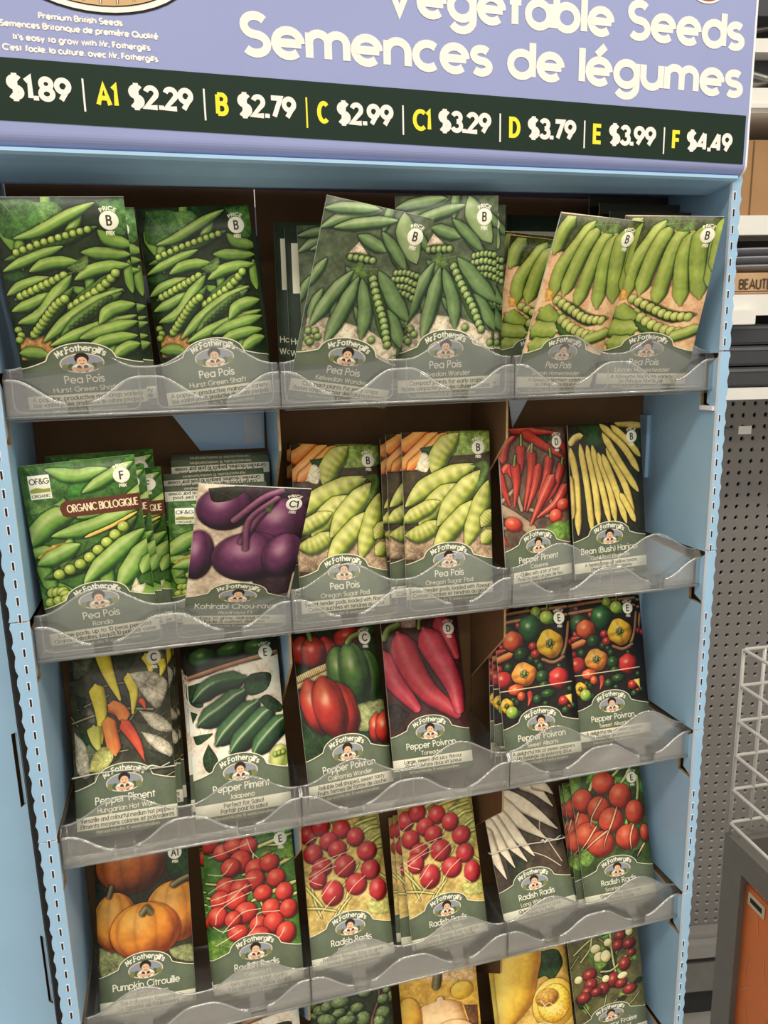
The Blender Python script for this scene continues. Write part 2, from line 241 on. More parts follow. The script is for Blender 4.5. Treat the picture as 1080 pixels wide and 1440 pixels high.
class Art:
    def __init__(s, bg, w=CW, h=CH):
        s.w, s.h = w, h
        s.a = np.ones((h, w, 3), 'f4') * (np.array(bg, 'f4') / 255)
    def roi(s, x0, y0, x1, y1):
        x0, y0, x1, y1 = max(0, int(x0)), max(0, int(y0)), min(s.w, int(x1) + 2), min(s.h, int(y1) + 2)
        if x1 <= x0 or y1 <= y0: return None
        yy, xx = np.mgrid[y0:y1, x0:x1].astype('f4')
        return (slice(y0, y1), slice(x0, x1)), xx + .5, yy + .5
    def put(s, sl, m, col):
        m = m[..., None]; s.a[sl] = s.a[sl] * (1 - m) + col * m
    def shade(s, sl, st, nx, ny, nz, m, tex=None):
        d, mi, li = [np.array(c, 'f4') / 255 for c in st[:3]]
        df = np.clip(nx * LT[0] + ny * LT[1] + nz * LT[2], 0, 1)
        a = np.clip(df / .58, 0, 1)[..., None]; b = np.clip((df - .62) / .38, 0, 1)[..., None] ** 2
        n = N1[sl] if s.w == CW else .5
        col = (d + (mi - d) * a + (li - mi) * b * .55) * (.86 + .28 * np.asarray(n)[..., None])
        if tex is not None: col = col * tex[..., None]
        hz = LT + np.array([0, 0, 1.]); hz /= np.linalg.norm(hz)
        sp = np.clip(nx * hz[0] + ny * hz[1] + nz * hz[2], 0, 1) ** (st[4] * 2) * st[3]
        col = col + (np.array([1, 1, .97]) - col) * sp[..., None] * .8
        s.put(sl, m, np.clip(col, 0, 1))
    def tube(s, pts, r, name):
        st = ST[name]; P = np.array(cr(pts)); seg = np.linalg.norm(np.diff(P, axis=0), axis=1); L = np.concatenate([[0], np.cumsum(seg)]) / max(seg.sum(), 1e-6)
        R = s.roi(P[:, 0].min() - r - 8, P[:, 1].min() - r - 8, P[:, 0].max() + r + 8, P[:, 1].max() + r + 8)
        if R is None: return
        sl, x, y = R; best = np.full(x.shape, 1e9, 'f4'); t = np.zeros_like(x); sg = np.zeros_like(x); px = np.zeros_like(x); py = np.zeros_like(x)
        for i in range(len(P) - 1):
            a, b = P[i], P[i + 1]; e = b - a; l2 = max(e @ e, 1e-6)
            u = np.clip(((x - a[0]) * e[0] + (y - a[1]) * e[1]) / l2, 0, 1); dx = x - a[0] - u * e[0]; dy = y - a[1] - u * e[1]; d = np.hypot(dx, dy)
            k = d < best; best[k] = d[k]; l = math.sqrt(l2); sd = (dx * -e[1] + dy * e[0]) / l
            t[k] = sd[k]; sg[k] = (L[i] + u * (L[i + 1] - L[i]))[k]; px[k] = -e[1] / l; py[k] = e[0] / l
        tp = st[5]
        if tp == 'pod': rr = r * np.minimum(1, np.minimum((sg / .3 + .02) ** .6, ((1 - sg) / .3 + .02) ** .6))
        elif tp == 'bean': rr = r * np.minimum(1, np.minimum((sg / .12 + .04) ** .5, ((1 - sg) / .15 + .06) ** .5))
        elif tp == 'chil': rr = r * (1 - .82 * sg ** 1.6) * np.minimum(1, (sg / .08 + .05) ** .5)
        elif tp == 'root': rr = r * np.minimum(1, (sg / .12 + .04) ** .5) * (1 - .93 * np.clip((sg - .25) / .75, 0, 1) ** 1.5)
        elif tp == 'jal': rr = r * np.minimum(1, np.minimum((sg / .25 + .05) ** .5, ((1 - sg) / .2 + .2) ** .5))
        elif tp == 'tor': rr = r * np.minimum(1, (sg / .14 + .04) ** .5) * (1 - .6 * sg ** 2)
        else: rr = np.full_like(x, r)
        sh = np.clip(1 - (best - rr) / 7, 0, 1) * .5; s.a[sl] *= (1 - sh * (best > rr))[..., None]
        m = np.clip(rr - best + .5, 0, 1); q = np.clip(t / np.maximum(rr, .5), -1, 1); nz = np.sqrt(np.clip(1 - q * q, 0, 1))
        tex = None
        if st[6] == 5: tex = .94 + .12 * np.cos(sg * 44) * (1 - abs(q))
        elif st[6] == 9: tex = .8 + .3 * (np.sin(sg * 120) > 0)
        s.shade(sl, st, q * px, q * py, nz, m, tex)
    def ball(s, rx, ry, ang, cx, cy, name):
        st = ST[name]; g = max(rx, ry) + 8; R = s.roi(cx - g, cy - g, cx + g, cy + g)
        if R is None: return
        sl, x, y = R; c, n = math.cos(math.radians(ang)), math.sin(math.radians(ang)); dx, dy = x - cx, y - cy
        u = (dx * c + dy * n) / rx; v = (-dx * n + dy * c) / ry; rim = 1.
        if st[5] == 1: th = np.arctan2(v, u); rim = 1 - .1 * np.abs(np.sin(th * 2 + .4)) ** 3
        elif st[6] in (2, 3): rim = 1 - .05 * np.abs(np.cos(np.arctan2(v, u) * 3)) ** 2
        r = np.hypot(u, v) / rim
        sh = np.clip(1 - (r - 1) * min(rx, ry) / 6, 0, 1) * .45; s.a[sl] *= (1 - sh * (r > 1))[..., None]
        m = np.clip((1 - r) * min(rx, ry) + .5, 0, 1); nz = np.sqrt(np.clip(1 - r * r, 0, 1)); tex = None
        if st[5] == 1: tex = 1 - .35 * np.exp(-(r / .3) ** 2) - .2 * np.abs(np.cos(th * 2 + .4)) ** 8 * (r > .25)
        elif st[6] >= 9: w = u / np.maximum(np.sqrt(np.clip(1 - v * v, .02, 1)), .1); tex = .8 + .22 * np.abs(np.cos(np.arcsin(np.clip(w, -1, 1)) * st[6] / 2)) ** .5
        elif st[6] >= 5: tex = .7 + .6 * (N2[sl] if s.w == CW else 1)
        elif st[6]: w = u / np.maximum(np.sqrt(np.clip(1 - v * v, .02, 1)), .1); tex = .74 + .3 * np.abs(np.cos(np.arcsin(np.clip(w, -1, 1)) * st[6] / 2 + .5)) ** .6
        nx, ny = (u * c - v * n), (u * n + v * c)
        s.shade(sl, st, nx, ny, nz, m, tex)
        if st[5] == 1:
            for k in range(5):
                a = k * 1.257; s.tube([(cx, cy), (cx + rx * .2 * math.cos(a), cy + ry * .2 * math.sin(a))], rx * .09, 'dgreen' if False else 'stemg')
    def poly(s, pts, col, tex=0, outline=None):
        P = np.array(pts, float); R = s.roi(P[:, 0].min() - 3, P[:, 1].min() - 3, P[:, 0].max() + 3, P[:, 1].max() + 3)
        if R is None: return
        sl, x, y = R; ins = np.zeros(x.shape, bool); best = np.full(x.shape, 1e9, 'f4')
        for i in range(len(P)):
            a, b = P[i], P[(i + 1) % len(P)]; e = b - a
            k = ((a[1] > y) != (b[1] > y)) & (x < e[0] * (y - a[1]) / (e[1] if abs(e[1]) > 1e-9 else 1e-9) + a[0]); ins ^= k
            u = np.clip(((x - a[0]) * e[0] + (y - a[1]) * e[1]) / max(e @ e, 1e-6), 0, 1); best = np.minimum(best, np.hypot(x - a[0] - u * e[0], y - a[1] - u * e[1]))
        m = np.clip(np.where(ins, best, -best) + .5, 0, 1); c = np.ones(x.shape + (3,)) * (np.array(col) / 255)
        if tex: c = c * (1 + tex * (N1[sl] - .5) * 1.6 + tex * (N2[sl] - .5) * .9)[..., None] * (.8 + .2 * np.clip(best / 10, 0, 1))[..., None]
        s.put(sl, m, np.clip(c, 0, 1))
    def stroke(s, P, hw, col, al=1.):
        P = np.array(P, float); R = s.roi(P[:, 0].min() - hw - 1, P[:, 1].min() - hw - 1, P[:, 0].max() + hw + 1, P[:, 1].max() + hw + 1)
        if R is None: return
        sl, x, y = R; best = np.full(x.shape, 1e9, 'f4')
        for i in range(len(P) - 1):
            a, b = P[i], P[i + 1]; e = b - a
            u = np.clip(((x - a[0]) * e[0] + (y - a[1]) * e[1]) / max(e @ e, 1e-6), 0, 1); best = np.minimum(best, np.hypot(x - a[0] - u * e[0], y - a[1] - u * e[1]))
        s.put(sl, np.clip(hw - best + .5, 0, 1) * al, np.array(col) / 255)
    def ell(s, cx, cy, rx, ry, col):
        R = s.roi(cx - rx - 1, cy - ry - 1, cx + rx + 1, cy + ry + 1)
        if R is None: return
        sl, x, y = R; r = np.hypot((x - cx) / rx, (y - cy) / ry); s.put(sl, np.clip((1 - r) * min(rx, ry) + .5, 0, 1), np.array(col) / 255)
    def text(s, t, cx, base, size, col, hw, width=None, align='c', slant=0, xs=1., flip=False):
        gl, w = layout(t)
        if width: xs = width / (w * size)
        x0 = cx - (w * size * xs / 2 if align == 'c' else 0)
        for _, pl in gl:
            for q in pl: s.stroke([(x0 + (a + slant * b) * size * xs, base - b * size) for a, b in q], hw, col)
    def arctext(s, t, cx, cy, rx, ry, a0, a1, size, col, hw):
        gl, w = layout(t, .2, .3); T = np.radians(np.linspace(a0, a1, 200)); X, Y = cx + rx * np.cos(T), cy - ry * np.sin(T); L = np.concatenate([[0], np.cumsum(np.hypot(np.diff(X), np.diff(Y)))]); k = L[-1] / w
        for gx, pl in gl:
            u = gx / w * L[-1]; th = np.interp(u, L, T); ox, oy = np.interp(u, L, X), np.interp(u, L, Y)
            tx, ty = rx * math.sin(th), ry * math.cos(th); l = math.hypot(tx, ty); tx /= l; ty /= l
            for q in pl: s.stroke([(ox + (a - gx) * k * tx + b * size * ty, oy + (a - gx) * k * ty - b * size * tx) for a, b in q], hw, col)
WHITE = (238, 236, 226); LAB = (86, 104, 92)
def label(A, n1, n2, n3, n4, letter, split=True):
    """the shared dark green label with arch, emblem, names and the pale strip, and the round price badge"""
    def edge(dy=0):
        P = []
        for i in range(41):
            x = i / 40
            if x < .21: v = .752 - .034 * (x / .21) ** 1.4
            elif x > .77: v = .752 - .034 * ((1 - x) / .23) ** 1.4
            else: v = .718 - .078 * math.sqrt(max(0, 1 - ((x - .49) / .28) ** 2))
            P.append((x * CW, v * CH + dy))
        return P
    E = edge(); A.poly([(-5, E[0][1])] + E + [(CW + 5, E[-1][1]), (CW + 5, CH + 5), (-5, CH + 5)], LAB, .06)
    A.stroke(edge(1), 1.7, (222, 222, 200))
    A.arctext("Mr.Fothergill's", .49 * CW, .86 * CH, 122, 122, 124, 56, 18, WHITE, 1.9)
    cx, cy, rx, ry = .49 * CW, .741 * CH, .175 * CW, .044 * CH
    A.ell(cx, cy, rx + 3, ry + 3, (214, 206, 190)); A.ell(cx, cy, rx, ry, (120, 134, 160))
    for i in range(7): A.ell(cx - rx * .8 + i * rx * .27, cy + ry * .42, rx * .17, ry * .4, (74, 96, 66) if i % 2 else (110, 120, 80))
    A.ell(cx, cy + ry * .55, rx * .52, ry * .55, (226, 222, 214)); A.ell(cx - rx * .16, cy + ry * .62, rx * .12, ry * .4, (56, 60, 76)); A.ell(cx + rx * .16, cy + ry * .62, rx * .12, ry * .4, (56, 60, 76))
    A.ell(cx, cy - ry * .55, rx * .34, ry * .62, (44, 30, 28)); A.ell(cx, cy - ry * .2, rx * .24, ry * .52, (216, 170, 140))
    A.ell(cx - rx * .09, cy - ry * .3, 1.6, 1.8, (40, 30, 28)); A.ell(cx + rx * .09, cy - ry * .3, 1.6, 1.8, (40, 30, 28)); A.stroke([(cx - 5, cy + ry * .02), (cx, cy + ry * .1), (cx + 5, cy + ry * .02)], 1.1, (150, 70, 60))
    A.stroke([(cx - rx * .42, cy + ry * .55), (cx, cy + ry * .78), (cx + rx * .3, cy + ry * .62)], 4.2, (214, 160, 128)); A.stroke([(cx + rx * .42, cy + ry * .6), (cx, cy + ry * .86), (cx - rx * .3, cy + ry * .8)], 3.6, (206, 150, 120))
    gl, w = layout(n1); A.text(n1, .49 * CW, .838 * CH, 24, (232, 232, 222), 1.75, width=min(w * 24, .84 * CW))
    gl, w = layout(n2); A.text(n2, .49 * CW, .881 * CH, 16, (214, 216, 204), 1.2, width=min(w * 17, .8 * CW))
    A.poly([(0, .893 * CH), (CW, .893 * CH), (CW, .96 * CH), (0, .96 * CH)], (236, 230, 216))
    for t, v in ((n3, .922), (n4, .951)):
        gl, w = layout(t); A.text(t, .5 * CW, v * CH, 14, (58, 60, 58), 1.15, width=min(w * 14, .92 * CW))
    A.text('Harvest/r\u00e9colte 10 weeks/semaines', .5 * CW, .984 * CH, 11, (200, 204, 190), .9, width=.62 * CW)
    if letter:
        bx, by = .865 * CW, .098 * CH
        A.ell(bx, by, 27, 27, (236, 232, 218)); gl, w = layout(letter); A.text(letter, bx, by + 13, 26, (50, 52, 46), 2.4, width=min(w * 22, 34))
        A.arctext('PRICE', bx, by, 30, 30, 128, 52, 10, WHITE, 1.2); A.text('PRIX', bx, by + 41, 10, WHITE, 1.2)
def paint(src):
    """one design from its list of shapes"""
    A = None
    for ln in src:
        t = ln.split(); k = t[0]; pt = lambda l: [tuple(float(v) for v in a.split(',')) for a in l]
        if k == 'bg':
            A = Art([int(v) for v in t[1:4]]); A.a *= (.72 + .56 * N1[..., None]) * (.9 + .2 * N2[..., None]); A.a = np.clip(A.a, 0, 1)
        elif k == 'T': A.tube(pt(t[3:]), float(t[2]), t[1])
        elif k == 'B': A.ball(float(t[2]), float(t[3]), float(t[4]), *pt(t[5:])[0], t[1])
        elif k == 'F':
            Q = pt(t[2:]); leafy = t[1].startswith('leaf') or t[1] in ('calyx', 'flower', 'kdark')
            if leafy and len(Q) > 3: Q = [tuple(q) for q in cr(Q + Q[:1], 4)]
            A.poly(Q, FILL[t[1]], .5)
            if leafy and len(Q) > 3:
                a, b = np.array(Q[0]), np.array(Q[len(Q) // 2]); c = tuple(min(255, v + 30) for v in FILL[t[1]]); A.stroke([a, b], 1.1, c, .6); d = b - a; nn = np.array([-d[1], d[0]]) * .28
                for f in (.3, .5, .7):
                    for sg in (1, -1): A.stroke([a + d * f, a + d * (f + .12) + nn * sg * (1 - abs(f - .5))], .8, c, .45)
        elif k == 'Z':
            rz = np.random.RandomState(int(t[5]))
            for i in range(int(t[2])):
                x, y, a = rz.rand() * CW, rz.rand() * CH * .78, rz.rand() * 3.14; l = float(t[3])
                if t[6] == 'T': A.tube([(x - l * math.cos(a), y - l * math.sin(a)), (x + rz.randn() * 4, y + rz.randn() * 4), (x + l * math.cos(a), y + l * math.sin(a))], float(t[4]), t[1])
                elif t[6] == 'B': A.ball(l * (.6 + .6 * rz.rand()), float(t[4]) * (.6 + .6 * rz.rand()), rz.rand() * 180, x, y, t[1])
                else:
                    Q = [(x + l * math.cos(a) * u + float(t[4]) * math.sin(a) * v, y + l * math.sin(a) * u - float(t[4]) * math.cos(a) * v) for u, v in ((-1, 0), (-.3, .9), (.4, .7), (1, 0), (.4, -.7), (-.3, -.9))]
                    A.poly([tuple(q) for q in cr(Q + Q[:1], 4)], [min(255, v * (.75 + .5 * rz.rand())) for v in FILL[t[1]]], .5)
        elif k == 'R':
            P = np.array(cr(pt(t[4:]))); L = np.concatenate([[0], np.cumsum(np.linalg.norm(np.diff(P, axis=0), axis=1))]); n = int(t[3])
            for i in range(n):
                d = L[-1] * i / (n - 1); A.ball(float(t[2]), float(t[2]), 0, np.interp(d, L, P[:, 0]), np.interp(d, L, P[:, 1]), t[1])
        elif k == 'W': A.stroke(cr(pt(t[2:])), float(t[1]) * .6, (226, 206, 180), .85)
        elif k == 'E':
            A.poly([(22, 36), (88, 36), (88, 118), (22, 118)], (236, 236, 222)); A.text('OF&G', 55, 66, 18, (60, 66, 60), 1.5, width=58)
            A.poly([(24, 96), (24, 84), (44, 78), (66, 84), (86, 82), (86, 96)], (134, 150, 60)); A.text('ORGANIC', 55, 112, 9, (90, 96, 80), .9, width=56)
            A.poly([(104, 160), (110, 142), (124, 134), (372, 134), (372, 192), (124, 192), (110, 184)], (96, 52, 34)); A.text('ORGANIC BIOLOGIQUE', 238, 174, 24, (232, 214, 180), 1.9, width=222)
    return A
INFO = {  # name, variety, strip lines, price letter
 'hurst': ('Pea Pois', 'Hurst Green Shaft', 'A popular, productive maincrop variety', 'Une vari\u00e9t\u00e9 prisee, productive de culture principale', 'B'),
 'kelvedon': ('Pea Pois', 'Kelvedon Wonder', 'Compact plants for early crops', 'Plantes compactes pour des cultures precoces', 'B'),
 'lincoln': ('Pea Pois', 'Lincoln Homesteader', 'A favourite Northern variety', 'Un Principe Nordique', 'B'),
 'rondo': ('Pea Pois', 'Rondo', 'Large pods, up to 10 peas per pod', "Grandes r\u00e9coltes, jusqu'\u00e0 10 pois par cosse", 'F'),
 'kohlrabi': ('Kohlrabi Chou-rave', 'Modrava F1', 'Easy to grow, delicious taste', 'Facile \u00e0 cultiver, delicieux', 'C1'),
 'oregon': ('Pea Pois', 'Oregon Sugar Pod', 'Sweet tender pods, loaded with flavour', 'Cosses sucr\u00e9es et tendres au gout', 'B'),
 'chilli': ('Pepper Piment', 'Cayenne', 'Chillies with a bit of heat', 'Piments avec un peu de feu', 'D'),
 'bean': ('Bean (Bush) Haricot', 'Gold Rod Kinghorn', 'A heavy crop of yellow beans', 'Une recolte abondante', 'B'),
 'hungarian': ('Pepper Piment', 'Hungarian Hot Wax', 'Versatile and colourful medium hot peppers', 'Piments moyens colores et polyvalents', 'C'),
 'jalapeno': ('Pepper Piment', 'Jalapeno', 'Perfect for Salsa!', 'Parfait pour la salsa!', 'E'),
 'bellpepper': ('Pepper Poivron', 'California Wonder', 'Reliable bell shaped, sweet tasty', 'Fruits fermes de forme de cloche', 'C'),
 'toreador': ('Pepper Poivron', 'Toreador', 'Large, sweet and juicy flavour', 'Gros poivrons doux et juteux', 'D'),
 'allsorts': ('Pepper Poivron', 'Sweet Allsorts', 'A delightful mix of sweet peppers', 'Un melange de poivrons doux', 'E'),
 'pumpkin': ('Pumpkin Citrouille', 'Jack O Lantern', 'The halloween favourite!', "La favorite de l'Halloween!", 'A1'),
 'celesta': ('Radish Radis', 'Celesta F1', 'Very vigorous. High quality', 'Tr\u00e8s vigoureux. Haute qualit\u00e9', 'E'),
 'cherry': ('Radish Radis', 'Cherry Belle', 'Excellent flavour. Easy to grow', 'Saveur excellente et facile', ''),
 'icicle': ('Radish Radis', 'Long White Icicle', 'Quick and easy to grow', 'Rapide et facile', ''),
 'scarlet': ('Radish Radis', 'Scarlet Globe', 'Great value. Quick crop', 'Recolte rapide', 'E'),
 'spinach': ('Spinach Epinard', 'Bloomsdale', 'Fine leaves', 'Feuilles fines', ''),
 'butternut': ('Squash Courge', 'Butternut', 'Creamy flesh', 'Chair cremeuse', ''),
 'squash': ('Squash Courge', 'Spaghetti', 'Long thin strands', 'Longs filaments', ''),
 'strawberry': ('Strawberry Fraise', 'Red & White Mixed', 'Sweet small berries', 'Petites baies sucr\u00e9es', ''),
}

